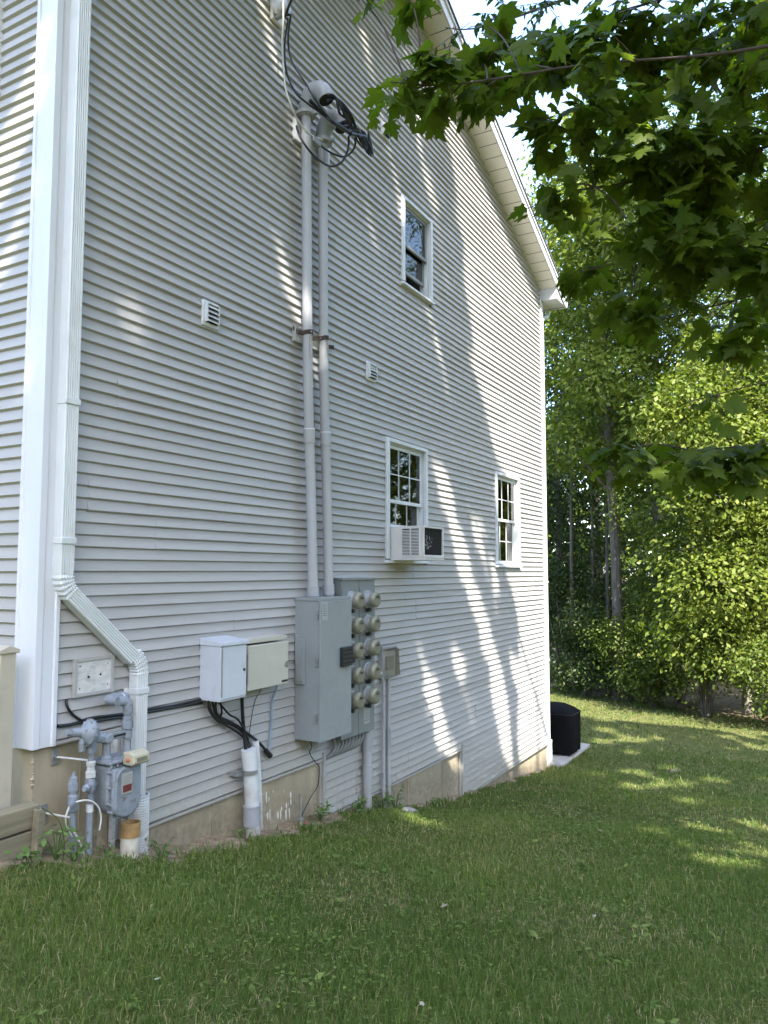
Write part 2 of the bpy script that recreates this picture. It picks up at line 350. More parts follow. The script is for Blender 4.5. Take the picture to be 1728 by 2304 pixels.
# ------------------------------------------------------------------ the house
XL, XR, E0, ZC0 = 2.963, 12.68, 0.0762, -1.23
RK = lambda x: 6.43+0.412*min(12.63-x, x-(XL+XR-12.63))       # rake line on the gable wall
SEC = [(XL, 3.595, ZC0+24*E0), (3.595, 5.93, ZC0+15*E0), (5.93, 9.07, ZC0+8*E0), (9.07, XR, ZC0)]   # siding steps down with the ground
WINS = [(7.47, 8.27, 4.82, 5.88), (7.105, 8.107, 1.68, 3.03), (10.33, 11.36, 1.65, 3.03)]
house = empty('house', (XL, 0, -0.1), 'large house with pale grey clapboard vinyl siding and white corner trim', 'house')
def plank(x0, x1, z0, n, seams, axis='x'):
    xs = [x0]
    k = max(1, round((x1-x0)/1.3)); xs = list(np.linspace(x0, x1, k+1)); steps = []
    for s in seams:
        if x0+0.1 < s < x1-0.1: xs += [s-0.0005, s+0.0005]
    xs = sorted(xs); vs = []; fs = []
    rs = random.Random(n*31+int(x0*7))
    for x in xs:
        j = rs.uniform(-.0015, .0015); jz = rs.uniform(-.002, .002)
        lift = 0.0035 if any(x > s for s in seams) and len([s for s in seams if x > s]) % 2 else 0.0
        for y, z in ((-0.003, E0+0.008), (-0.0215-j-lift, 0.0152), (-0.0225-j-lift, 0.013), (-0.0035-j-lift, 0.0015), (-0.001, 0.006)):
            vs.append((x, y, z0+z+jz) if axis == 'x' else (XL+y, x, z0+z+jz))
    for i in range(len(xs)-1):
        for k in range(4): fs.append((i*5+k, (i+1)*5+k, (i+1)*5+k+1, i*5+k+1))
    mb = MB().add(vs, fs); put('siding_plank', mb, 'siding', house, smooth=0)
n = 0
while True:
    z0 = ZC0+n*E0
    if z0 > 8.38: break
    zt = z0+E0
    xa, xb = None, None
    if z0 > 6.40:
        dx = (z0-6.43)/0.412; xa, xb = XL+XR-12.63+dx, 12.63-dx
    else:
        xa = min(s[0] for s in SEC if s[2] <= z0+1e-4)+(0.10 if z0 > SEC[0][2]-0.01 else 0.035)
        xb = XR-0.1
    if xb-xa > 0.15:
        cuts = [(xa, xb)]
        for wx0, wx1, wz0, wz1 in WINS:
            if wz0-0.02 < z0+E0*0.5 < wz1+0.02:
                cuts = [c for a, b in cuts for c in ((a, wx0+0.02), (wx1-0.02, b)) if a < wx0 < b] if any(a < wx0 < b for a, b in cuts) and len(cuts) == 1 else cuts[:-1]+[(cuts[-1][0], wx0+0.02), (wx1-0.02, cuts[-1][1])]
        g = random.Random(n//3*5+1); sm = sorted(g.uniform(3.2, 12.4) for _ in range(3))
        for a, b in cuts: plank(a, b, z0, n, sm)
    n += 1
for k in range(77):
    plank(0.12, 1.7, ZC0+(24+k)*E0, k+900, [0.9], axis='y')
# sheathing behind the planks, with the window openings
xs = sorted({SEC[0][0], SEC[1][0], SEC[2][0], SEC[3][0], XR, *[v for q in WINS for v in q[:2]]})
zs = sorted({s[2] for s in SEC} | {6.43} | {v for q in WINS for v in q[2:]})
mb = MB()
for i in range(len(xs)-1):
    for j in range(len(zs)-1):
        cx, cz = (xs[i]+xs[i+1])/2, (zs[j]+zs[j+1])/2
        if any(a < cx < b and c < cz < d for a, b, c, d in WINS): continue
        if cz < [s for s in SEC if s[0] <= cx <= s[1]][0][2]: continue
        mb.add([(xs[i], 0.002, zs[j]), (xs[i+1], 0.002, zs[j]), (xs[i+1], 0.002, zs[j+1]), (xs[i], 0.002, zs[j+1])], [(0, 1, 2, 3)])
mb.add([(XL, 0.002, 6.43), (XR, 0.002, 6.43), ((XL+XR)/2, 0.002, 8.43)], [(0, 1, 2)])
mb.add([(XL+.002, 0, .599), (XL+.002, 9, .599), (XL+.002, 9, 6.43), (XL+.002, 0, 6.43)], [(0, 1, 2, 3)])
mb.add([(XR-.002, 0, -1.23), (XR-.002, 9, -1.23), (XR-.002, 9, 6.43), (XR-.002, 0, 6.43)], [(0, 1, 2, 3)])
mb.add([(XL, 9, -1.23), (XR, 9, -1.23), (XR, 9, 6.43), ((XL+XR)/2, 9, 8.43), (XL, 9, 6.43)], [(0, 1, 2, 3, 4)])
put('wall_sheathing', mb, 'siding', house, smooth=0)
# foundation, stepped
mb = MB()
for i, (a, b, z) in enumerate(SEC):
    e = 0.0 if i == 3 else 0.0
    mb.box(a+(0.012 if i == 0 else 0.0), b-(0.02 if i == 3 else 0), 0.012, 0.3, -2.2, z+0.03)
mb.box(XL+0.012, XL+0.3, 0.3, 9.0, -2.2, .62); mb.box(XR-0.3, XR-0.02, 0.3, 9.0, -2.2, -1.2)
put('foundation', mb, 'concrete', house, smooth=0)
# broken lip of concrete down the near corner
mb = MB()
for k in range(34):
    z = 0.57-k*0.0165; r = random.uniform(.006, .015)
    mb.lathe((XL+0.012+random.uniform(-.004, .006), 0.012+random.uniform(-.004, .004), z), (random.uniform(-1, 1), random.uniform(-1, 1), 2), [(-r, r*.3), (0, r), (r, r*.35)], 6)
put('foundation_lip', mb, 'concrete', house, smooth=0)
# old white splashes on the foundation
mb = MB()
for k in range(16):
    x = 5.28+random.uniform(-.18, .22); z = -.2-random.uniform(0, .22); h = random.uniform(.02, .09); q = random.uniform(.004, .014)
    poly = [(x-q, z), (x+q*.6, z+q), (x+q, z-h*.5), (x+q*.3, z-h), (x-q*.5, z-h*.7)]
    mb.prism(poly, 0.0085, 0.0125, XZ)
put('paint_splash', mb, 'paint_drip', house, smooth=0)
mb = MB().prism([(7.66, -.66), (7.685, -.66), (7.68, -.9), (7.672, -1.12), (7.66, -1.12)], .0085, .0125, XZ); put('rust_stain', mb, 'rust_stain', house, smooth=0)
for x, z0_, z1_ in ((4.5, -.7, -.06), (7.2, -1.3, -.6), (8.55, -1.4, -.6), (10.6, -1.7, -1.2), (11.8, -1.8, -1.2), (3.3, -.4, .6)):
    mb = MB().box(x, x+.006, .006, .0125, z0_, z1_); put('form_joint', mb, 'concrete', house, smooth=0)
# siding steps: bottom channel and side channels
for i, (a, b, z) in enumerate(SEC):
    mb = MB().box(a+(0.12 if i == 0 else 0.03), b-(0.11 if i == 3 else 0.0), -0.029, 0.008, z-0.02, z-0.001)
    put('starter_strip', mb, 'siding', house, smooth=0, bevel=0.002)
    if i:
        mb = MB().box(a, a+0.035, -0.036, -0.001, z-0.022, SEC[i-1][2]+0.05); mb.box(a-0.03, a-0.002, -0.012, 0.01, z-0.02, SEC[i-1][2]+0.0)
        put('step_channel', mb, 'siding', house, smooth=0, bevel=0.003)
# corner posts
def corner(x, sgn, zb, zt, w, mirror_y):
    s = sgn   # sgn=+1: gable face runs towards +x
    poly = [(x-s*.03, -.03), (x+s*.014, -.032), (x+s*.018, -.026), (x+s*(w-.03), -.026), (x+s*(w-.026), -.038), (x+s*w, -.038), (x+s*w, .0), (x+s*.004, .0), (x+s*.004, w+.03), (x-s*.038, w+.03), (x-s*.038, w+.005), (x-s*.026, w), (x-s*.026, .014), (x-s*.032, .012)]
    mb = MB().prism(poly, zb, zt, XY); put('corner_post', mb, 'white_vinyl', house, smooth=0, bevel=0.0025)
corner(XL, 1, ZC0+24*E0-0.02, 6.42, 0.122, 1)
corner(XR, -1, ZC0-0.02, 6.42, 0.11, 1)
# soffit panels under the rake, fascia, roof
AX = (XL+XR)/2
PW = 0.2
for side in (1, -1):
    d = 0.0; L = (13.1-AX)
    nrm = math.hypot(1, .412)
    while d < L-0.1:
        x0, x1 = d+0.004, min(d+PW-0.004, L)
        if side < 0 and x0 > 2.2: break
        vs = []
        for (xx, zz) in ((x0, 0), (x0+.008, .006), (x1-.008, .006), (x1, 0)):
            X = AX+side*xx; Z = RK(AX+xx) if AX+xx < 12.63 else 6.43-.412*(AX+xx-12.63)
            vs += [(X, -0.005, Z-zz), (X, -0.305, Z-zz)]
        put('soffit_panel', MB().add(vs, [(0, 1, 3, 2), (2, 3, 5, 4), (4, 5, 7, 6)]), 'soffit_vinyl', house, smooth=0)
        d += PW
    # soffit backing, fascia board and drip edge, following the rake
    def strip(y0, y1, za, zb, name, m, bev=0.003, x_end=13.12):
        xa, xb = AX, AX+side*(x_end-AX); zA = RK(AX); zB = 6.43-.412*(x_end-12.63)
        vs = []
        for X, Z in ((xa, zA), (xb, zB)):
            vs += [(X, y0, Z+za), (X, y1, Z+za), (X, y1, Z+zb), (X, y0, Z+zb)]
        put(name, MB().add(vs, [(0, 1, 2, 3), (4, 7, 6, 5), (0, 4, 5, 1), (1, 5, 6, 2), (2, 6, 7, 3), (3, 7, 4, 0)]), m, house, smooth=0, bevel=bev)
    strip(-0.31, 0.0, 0.008, 0.014, 'soffit_backing', 'dark_slot', 0)
    strip(-0.325, -0.308, -0.012, 0.13, 'fascia', 'white_vinyl')
    strip(-0.345, -0.32, 0.115, 0.165, 'drip_edge', 'white_vinyl')
    strip(-0.36, 9.3, 0.168, 0.195, 'roof', 'shingle', 0, 13.15)
# frieze trim along the rake on the wall
for side in (1,):
    vs = []
    for X, Z in ((AX, RK(AX)), (12.6, RK(12.6))): vs += [(X, -0.03, Z-.012), (X, -0.006, Z-.012), (X, -0.006, Z+.006), (X, -0.03, Z+.006)]
    put('rake_channel', MB().add(vs, [(0, 1, 2, 3), (4, 7, 6, 5), (0, 4, 5, 1), (1, 5, 6, 2), (2, 6, 7, 3), (3, 7, 4, 0)]), 'soffit_vinyl', house, smooth=0)
# boxed eave return at the far corner, eave soffit and gutter
mb = MB().prism([(12.62, 6.24), (13.1, 6.24), (13.1, 6.3), (12.62, 6.44)], -0.305, -0.0, XZ); put('eave_return', mb, 'white_vinyl', house, smooth=0, bevel=0.003)
mb = MB()
for k in range(30): mb.box(XR, 13.1, 0.0+k*.3, .292+k*.3, 6.236, 6.246)
put('eave_soffit', mb, 'soffit_vinyl', house, smooth=0)
mb = MB().prism([(13.105, 6.24), (13.2, 6.24), (13.24, 6.3), (13.235, 6.36), (13.225, 6.36), (13.225, 6.3), (13.19, 6.25), (13.115, 6.25), (13.115, 6.36), (13.105, 6.36)], -0.31, 9.0, XZ)
mb.prism([(13.105, 6.24), (13.2, 6.24), (13.24, 6.3), (13.235, 6.36), (13.105, 6.36)], -0.318, -0.31, XZ)
put('gutter', mb, 'white_vinyl', house, smooth=0)

# downspouts (rectangular, ribbed), as parts of the house
def ribbed(wd, dp):
    p = [(-wd/2, dp/2), (-wd/2, -dp/2+.006), (-wd/2+.006, -dp/2)]
    k = 5; step = (wd-.02)/k
    for i in range(k):
        a = -wd/2+.01+i*step; p += [(a, -dp/2), (a+step*.22, -dp/2+.005), (a+step*.55, -dp/2+.005), (a+step*.78, -dp/2)]
    p += [(wd/2-.006, -dp/2), (wd/2, -dp/2+.006), (wd/2, dp/2)]
    return p
def ds_piece(name, path, parent, wd=.098, dp=.075, y=-.062, crimp=False, m='downspout_white'):
    pth = []
    for i, (x, z) in enumerate(path):
        a = path[max(i-1, 0)]; b = path[min(i+1, len(path)-1)]; t = Vector((b[0]-a[0], 0, b[1]-a[1])).normalized()
        nrm = Vector((-t.z, 0, t.x))
        if crimp and i % 2 == 1: k = 0.87
        else: k = 1.0
        pth.append(((x, y, z), nrm*k, Vector((0, k, 0))))
    return put(name, MB().sweep(ribbed(wd, dp), pth, None), m, parent, smooth=0)
def arc(c, r, a0, a1, n): return [(c[0]+r*math.cos(R(a0+(a1-a0)*i/n)), c[1]+r*math.sin(R(a0+(a1-a0)*i/n))) for i in range(n+1)]
dsp = empty('downspout', (3.08, -0.06, 0.2)); dsp.parent = house
dsp.location = (3.08-XL, -.06, .3); ROOTLOC[dsp.name] = (3.08, -.06, .2)
ds_piece('upper_pipe', [(3.08, 6.3), (3.08, 1.66)], dsp)
ds_piece('elbow', [(3.08, 1.66)]+arc((3.235, 1.575), .155, 180, 229, 10), dsp, .104, .08, crimp=True)
ds_piece('offset_pipe', [(3.13, 1.462), (3.62, 1.04)], dsp)
ds_piece('elbow', arc((3.525, .93), .165, 49, 0, 10)+[(3.69, .9)], dsp, .104, .08, crimp=True)
ds_piece('lower_pipe', [(3.69, .93), (3.69, .12)], dsp)
for x, z in ((3.08, 2.62), (3.08, 1.78)):
    put('joint_band', MB().box(x-.053, x+.053, -.106, -.02, z-.02, z+.02), 'downspout_white', dsp, bevel=.004)
put('strap', MB().box(3.69-.053, 3.69+.053, -.104, -.022, .80, .84).box(3.69-.09, 3.69-.053, -.024, -.018, .80, .84), 'downspout_white', dsp, bevel=.003)
ds2 = empty('downspout', (12.74, 0.05, -1.5)); ds2.parent = house; ds2.location = (12.74-XL, .05, -1.4); ROOTLOC[ds2.name] = (12.74, .05, -1.5)
put('pipe', MB().prism([(12.70, -.02), (12.785, -.02), (12.785, .055), (12.70, .055)], -1.45, 5.86, XY), 'downspout_white', ds2, bevel=.008)
put('offset_pipe', MB().tube([(12.745, .02, 5.85), (12.76, .02, 5.93), (12.86, .02, 6.0), (13.05, .02, 6.09), (13.14, .02, 6.16), (13.15, .02, 6.24)], .043, 8, 4), 'downspout_white', ds2)
for z in (1.4, 4.9, 0.1): put('strap', MB().box(12.692, 12.793, -.028, .06, z, z+.03), 'downspout_white', ds2, bevel=.003)
put('ground_pipe', MB().lathe((12.745, .018, -1.72), (0, 0, 1), [(0, .075), (.52, .075), (.52, .066), (.3, .066)], 20), 'pvc_white', ds2)

# windows
def window(x0, x1, z0, z1, lift, gm='window_vinyl', gy=.003):
    wn = empty('window', (x0, 0, z0)); wn.parent = house; wn.location = (x0-XL, 0, z0+.1); ROOTLOC[wn.name] = (x0, 0, z0)
    c = .05
    mb = MB().box(x0, x0+c, -.04, .004, z0+.05, z1).box(x1-c, x1, -.04, .004, z0+.05, z1).box(x0+c, x1-c, -.0398, .004, z1-c*.8, z1)
    mb.box(x0+.02, x0+c+.008, -.046, .0, z0+.05, z1-.02).box(x1-c-.008, x1-.02, -.046, .0, z0+.05, z1-.02)
    put('casing', mb, 'window_vinyl', wn, smooth=0, bevel=.004)
    put('sill', MB().prism([(-.06, z0+.005), (-.06, z0+.03), (.06, z0+.055), (.06, z0)], x0-.008, x1+.008, YZ), 'window_vinyl', wn, smooth=0, bevel=.003)
    a, b, lo, hi = x0+c, x1-c, z0+.05, z1-c*.8; mid = (lo+hi)/2
    put('jamb', MB().box(a, a+.018, .004, .11, lo, hi).box(b-.018, b, .004, .11, lo, hi).box(a, b, .004, .11, hi-.016, hi).box(a, b, .004, .11, lo, lo+.012), 'window_vinyl', wn, smooth=0)
    for name, s0, s1, y in (('upper_sash', mid-.02, hi-.016, .012), ('lower_sash', lo+.012+lift, mid+.02+lift, .05)):
        s = .04; p, q = a+.018, b-.018; s1 = min(s1, hi-.02)
        mb = MB().box(p, p+s, y, y+.03, s0, s1).box(q-s, q, y, y+.03, s0, s1).box(p+s, q-s, y, y+.03, s0, s0+s*.95).box(p+s, q-s, y, y+.03, s1-s*.9, s1)
        sh = put(name, mb, gm, wn, smooth=0, bevel=.003)
        for k in (1, 2):
            xx = p+s+(q-p-2*s)*k/3
            put('muntin', MB().box(xx-.0055, xx+.0055, y+gy, y+.02, s0+s*.95, s1-s*.9), gm, wn, smooth=0)
        zz = (s0+s1)/2
        put('muntin', MB().box(p+s, q-s, y+gy+.0005, y+.0195, zz-.0055, zz+.0055), gm, wn, smooth=0)
        put('pane', MB().box(p+s-.004, q-s+.004, y+.009, y+.011, s0+s*.9, s1-s*.85), 'window_glass', wn, smooth=0)
    rm = MB().add([(a, .11, lo), (b, .11, lo), (b, 1.4, lo), (a, 1.4, lo), (a, .11, hi), (b, .11, hi), (b, 1.4, hi), (a, 1.4, hi)], [(0, 1, 2, 3), (4, 7, 6, 5), (1, 5, 6, 2), (2, 6, 7, 3), (3, 7, 4, 0)])
    put('room_recess', rm, 'room_dark', wn, smooth=0)
    return wn, a, b, lo, hi
wU = window(*WINS[0], 0.16, 'stack_grey', .013); wM = window(*WINS[1], 0.33); wR = window(*WINS[2], 0.0)
def curtain(wn, x0, x1, z0, z1, y=.16):
    xs = np.linspace(x0, x1, 40); vs = []; fs = []
    for x in xs:
        yy = y+.012*math.sin((x-x0)*62)+.005*math.sin((x-x0)*131); vs += [(x, yy, z0), (x+.004*math.sin(x*40), yy*1.02, z1)]
    for i in range(39): fs.append((2*i, 2*i+2, 2*i+3, 2*i+1))
    put('curtain', MB().add(vs, fs), 'curtain', wn, smooth=60)
curtain(wR[0], wR[1]+.05, wR[1]+.46, wR[3]+.03, wR[4]-.02, .10); curtain(wR[0], wR[1]+.50, wR[2]-.02, wR[3]+.03, wR[4]-.02, .10)
curtain(wM[0], wM[2]-.3, wM[2]-.02, wM[3]+.5, wM[4]-.02, .3); curtain(wU[0], wU[1]+.3, wU[2]-.03, wU[3]+.02, wU[3]+.42, .3)
put('hanging_lamp', MB().cyl((wM[1]+.34, .6, wM[4]-.02), (wM[1]+.34, .6, 2.62), .006).lathe((wM[1]+.34, .6, 2.52), (0, 0, 1), [(0, .07), (.03, .075), (.08, .05), (.1, .01)], 16), 'brass', wM[0])
# window on the near side wall (only its edge shows)
wS = empty('window', (XL, .53, 4.7)); wS.parent = house; wS.location = (0, .53, 4.8); ROOTLOC[wS.name] = (XL, .53, 4.7)
put('casing', MB().box(XL-.04, XL, .535, .6, 4.70, 6.0).box(XL-.04, XL, 1.45, 1.52, 4.70, 6.0).box(XL-.0395, XL, .6, 1.45, 4.70, 4.77).box(XL-.0395, XL, .6, 1.45, 5.94, 6.0), 'window_vinyl', wS, smooth=0, bevel=.004)
put('sill', MB().box(XL-.06, XL, .52, 1.53, 4.67, 4.70), 'window_vinyl', wS, smooth=0, bevel=.003)
put('pane', MB().box(XL-.028, XL-.022, .59, 1.46, 4.76, 5.95), 'window_glass', wS, smooth=0)
put('blind', MB().box(XL-.02, XL-.017, .59, 1.46, 4.76, 5.95), 'curtain', wS, smooth=0)

# ------------------------------------------------------------------ things fixed to the wall
# vents with louvres
def vent(x0, x1, z0, z1, label, open_top=False):
    v = empty('wall_vent', ((x0+x1)/2, -.01, z0), label, 'vent', 'louvred vents on the siding')
    put('flange', MB().box(x0, x1, -.034, -.006, z0, z1), 'window_vinyl', v, bevel=.008)
    i = .03; put('hood', MB().box(x0+i-.008, x0+i, -.06, -.03, z0+i, z1-i).box(x1-i, x1-i+.008, -.06, -.03, z0+i, z1-i).box(x0+i, x1-i, -.0595, -.03, z1-i, z1-i+.008), 'window_vinyl', v, smooth=0)
    k = 4; h = (z1-z0-2*i)/k
    put('throat', MB().box(x0+i, x1-i, -.034, -.0325, z0+i, z1-i), 'dark_slot', v, smooth=0)
    for j in range(k):
        zb = z0+i+j*h; o = .026 if not (open_top and j == k-1) else .004
        put('louvre', MB().prism([(-.036-.003, zb+h*.98), (-.036, zb+h*.98), (-.036-o, zb+.002), (-.041-o, zb+.002)], x0+i+.001, x1-i-.001, YZ), 'window_vinyl', v, smooth=0)
vent(4.26, 4.44, 3.44, 3.64, 'white louvred vent alone on the siding left of the tall conduits')
vent(6.69, 6.88, 3.56, 3.755, 'small white louvred vent with its top slot open, right of the conduits', True)
vent(7.0, 7.185, 6.33, 6.5, 'highest louvred vent, up beside the black service wires')
# mounting blocks behind the conduits and cable anchor
def block(x0, x1, z0, z1, name, label, m='siding'):
    b = empty(name, ((x0+x1)/2, -.01, z0), label, 'mounting block')
    put('rim', MB().box(x0, x0+.03, -.05, -.012, z0, z1).box(x1-.03, x1, -.05, -.012, z0, z1).box(x0+.03, x1-.03, -.0495, -.012, z0, z0+.025).box(x0+.03, x1-.03, -.0495, -.012, z1-.025, z1), m, b, smooth=0, bevel=.004)
    put('board', MB().box(x0+.03, x1-.03, -.04, -.012, z0+.025, z1-.025), 'plywood', b, smooth=0)
block(5.39, 5.95, 5.46, 5.67, 'mounting_block', 'pale mounting block behind the conduits just below the weatherheads', 'window_vinyl')
block(5.41, 5.87, 3.62, 3.77, 'mounting_block', 'weathered mounting block behind the rusty perforated strap')
# tall conduits with weatherheads
def service_mast(pts, ztop, couple, label):
    c = empty('service_conduit', pts[0], label, 'conduit', 'tall electrical conduits rising from the cabinet')
    mb = MB().tube(pts, .0445, 20, 4); put('pipe', mb, 'conduit', c)
    f = lambda z: Vector((np.interp(z, [p[2] for p in pts], [p[0] for p in pts]), -.10, z))
    put('coupling', MB().cyl(f(couple-.06), f(couple+.06), .0515, n=20), 'conduit', c)
    put('seam_bead', MB().cyl(f(couple+.058), f(couple+.068), .053, n=20), 'pvc_white', c)
    put('base_adapter', MB().cyl(f(pts[0][2]+.01), f(pts[0][2]+.1), .053, n=20), 'conduit_dark', c)
    put('threads', MB().lathe(f(pts[0][2]-.02), (0, 0, 1), [(k*.006, .046+(k % 2)*.003) for k in range(7)], 20), 'steel', c)
    x = pts[-1][0]
    hd = put('weatherhead', MB().tube([(x, -.10, ztop-.03), (x, -.105, ztop+.06), (x, -.135, ztop+.14), (x, -.20, ztop+.185), (x, -.275, ztop+.16), (x+.005, -.315, ztop+.075)], [.055, .07, .08, .083, .081, .074], 20, 4), 'conduit_dark', c)
    put('hood_mouth', MB().lathe((x+.005, -.3125, ztop+.08), (0.02, -.42, -.9), [(0, .07), (.01, .067)], 20), 'dark_slot', c)
    put('clamp_band', MB().lathe((x, -.10, ztop-.02), (0, 0, 1), [(0, .064), (.0, .09), (.03, .092), (.034, .07)], 20), 'conduit', c)
    put('clamp_screw', MB().box(x-.02, x+.02, -.225, -.15, ztop-.03, ztop+.0), 'conduit_dark', c, bevel=.004)
service_mast([(5.645, -.10, 1.37), (5.60, -.10, 2.3), (5.555, -.10, 3.0), (5.526, -.10, 3.75), (5.48, -.10, 5.72)], 5.72, 2.79, 'left tall grey conduit with the higher weatherhead')
service_mast([(5.895, -.10, 1.38), (5.855, -.10, 2.3), (5.81, -.10, 3.07), (5.784, -.10, 3.82), (5.75, -.10, 5.62)], 5.60, 2.80, 'right tall grey conduit with the lower weatherhead')
# rusty perforated strap holding both
mb = MB()
path = [(5.40, -.035, 3.735), (5.44, -.055, 3.705), (5.475, -.075, 3.70), (5.485, -.12, 3.71), (5.51, -.148, 3.715), (5.55, -.146, 3.72), (5.575, -.115, 3.72), (5.60, -.075, 3.71), (5.64, -.06, 3.70), (5.70, -.065, 3.71), (5.735, -.10, 3.72), (5.755, -.143, 3.73), (5.80, -.146, 3.735), (5.83, -.115, 3.735), (5.845, -.07, 3.72), (5.90, -.035, 3.70), (6.05, -.04, 3.725)]
vs = []; fs = []
for (x, y, z) in path: vs += [(x, y, z-.02), (x, y, z+.02), (x, y-.003, z+.02), (x, y-.003, z-.02)]
for i in range(len(path)-1):
    for k in range(4): fs.append((i*4+k, i*4+(k+1) % 4, i*4+4+(k+1) % 4, i*4+4+k))
st = empty('pipe_strap', (5.6, -.05, 3.72), 'rusty perforated metal strap bent round both tall conduits', 'strap')
put('band', MB().add(vs, fs), 'rust', st, smooth=0)
mb = MB()
for i in (1, 4, 5, 8, 10, 12, 14, 15):
    x, y, z = path[i]; mb.cyl((x, y-.002, z), (x, y-.0045, z), .007, n=10)
put('punched_hole', mb, 'conduit', st, smooth=0)
mb = MB()
for x in (5.505, 5.535, 5.56, 5.775, 5.79, 5.81):
    a = random.uniform(.1, .26); cx = 5.526 if x < 5.65 else 5.783
    ang = math.asin(max(-1, min(1, (x-cx)/.046))); r = .0452
    vs = []
    for k in range(5):
        z = 3.70-a*k/4; q = .007*(1-k/5); vs += [(cx+.001*k+r*math.sin(ang-q/.045), -.10-r*math.cos(ang-q/.045), z), (cx+.001*k+r*math.sin(ang+q/.045), -.10-r*math.cos(ang+q/.045), z)]
    mb.add(vs, [(2*k, 2*k+1, 2*k+3, 2*k+2) for k in range(4)])
put('rust_run', mb, 'rust_stain', st, smooth=0)
# cable anchor block and insulator up high
ia = empty('cable_anchor', (5.09, -.02, 6.39), 'white wall block with round porcelain insulator at the very top', 'insulator')
put('backplate', MB().box(5.04, 5.20, -.05, -.012, 6.37, 6.56), 'soffit_vinyl', ia, bevel=.01)
put('insulator', MB().lathe((5.08, -.05, 6.47), (0, -1, 0), [(0, .05), (.02, .068), (.05, .07), (.07, .055), (.08, .055), (.10, .068), (.12, .06), (.13, .03)], 20), 'white_vinyl', ia)
put('clevis', MB().box(5.06, 5.10, -.20, -.05, 6.38, 6.40).cyl((5.08, -.19, 6.37), (5.08, -.19, 6.57), .007), 'steel', ia)
# service wires
def cable(name, pts, r, m, label, cat='cable', group=None, n=8):
    o = put(name, MB().tube(pts, r, n, 6), m); tag(o, label, cat, group); return o
cable('neutral_wire', [(4.96, -.22, 6.45), (4.99, -.2, 6.229), (5.018, -.17, 6.085), (5.05, -.16, 5.916), (5.075, -.17, 5.71), (5.109, -.2, 5.578), (5.193, -.2, 5.501), (5.326, -.2, 5.462), (5.438, -.2, 5.468), (5.60, -.2, 5.51)], .008, 'cable_white', 'pale bare neutral wire hanging from insulator to the conduit clamp', 'wire')
cable('service_wire', [(4.2, -1.6, 6.75), (4.905, -.35, 6.34), (4.991, -.25, 6.23), (5.016, -.2, 6.073), (5.026, -.2, 5.888), (5.047, -.22, 5.77), (5.06, -.26, 5.675), (5.086, -.3, 5.606), (5.181, -.35, 5.564), (5.334, -.38, 5.552), (5.562, -.4, 5.549), (5.805, -.42, 5.594), (6.02, -.42, 5.69)], .0085, 'black_rubber', 'black service wire passing in front of the weatherhead on its left side', 'wire')
cable('service_wire', [(4.25, -1.6, 6.79), (4.892, -.37, 6.33), (5.001, -.27, 6.277), (5.037, -.22, 6.151), (5.078, -.2, 6.035), (5.114, -.22, 5.934), (5.16, -.27, 5.835), (5.16, -.33, 5.74), (5.155, -.38, 5.65), (5.224, -.42, 5.56), (5.4, -.42, 5.539), (5.597, -.42, 5.562), (5.877, -.42, 5.638)], .0085, 'black_rubber', 'black service wire crossing over the hood of the higher weatherhead', 'wire')
cable('drip_loop', [(5.263, -.15, 5.48), (5.254, -.2, 5.359), (5.306, -.25, 5.261), (5.424, -.28, 5.216), (5.588, -.3, 5.23), (5.686, -.34, 5.296), (5.749, -.36, 5.398), (5.758, -.38, 5.489), (5.726, -.4, 5.56)], .010, 'black_rubber', 'lower black drip loop hanging in front of both conduits', 'wire')
cable('drip_loop', [(5.599, -.16, 5.486), (5.632, -.2, 5.445), (5.717, -.25, 5.42), (5.803, -.3, 5.425), (5.866, -.34, 5.484), (5.872, -.38, 5.546), (5.838, -.4, 5.60)], .009, 'black_rubber', 'short upper black drip loop beside the right conduit', 'wire')
wb = empty('wire_tangle', (5.7, -.38, 5.6), 'tangle of black taped wire splices out of both weatherhead mouths', 'wires')
for k in range(20):
    a = random.uniform(-.05, .05); b = random.uniform(-.03, .03); x = 5.48 if k < 10 else 5.75; zt = 5.80 if k < 10 else 5.68
    e = (5.55+.028*k+a, -.41+b, 5.55+.012*k+b*.5)
    put('splice_wire', MB().tube([(x+a, -.32, zt+b), (x+.06+a, -.40, zt+.005), (x+.17+a*2, -.43+b, zt-.08+a), (x+.30+a*2, -.42+b, zt-.14+b+.02*(k % 3)), e], .009, 6, 5), 'black_rubber', wb)
for p0, p1 in (((5.17, -.355, 5.60), (5.36, -.40, 5.548)), ((5.45, -.41, 5.545), (5.70, -.42, 5.57)), ((5.72, -.42, 5.57), (5.98, -.42, 5.675))):
    put('taped_splice', MB().cyl(p0, p1, .018, .016, 10), 'black_rubber', wb)
cl = empty('wire_clamp', (5.6, -.2, 5.5), 'small metal wedge clamp gripping the pale wire at the right conduit', 'clamp')
put('wedge', MB().box(5.44, 5.56, -.215, -.185, 5.42, 5.48), 'steel', cl, bevel=.006); put('bail', MB().tube([(5.56, -.2, 5.46), (5.62, -.18, 5.48), (5.69, -.15, 5.49)], .004, 6), 'steel', cl)

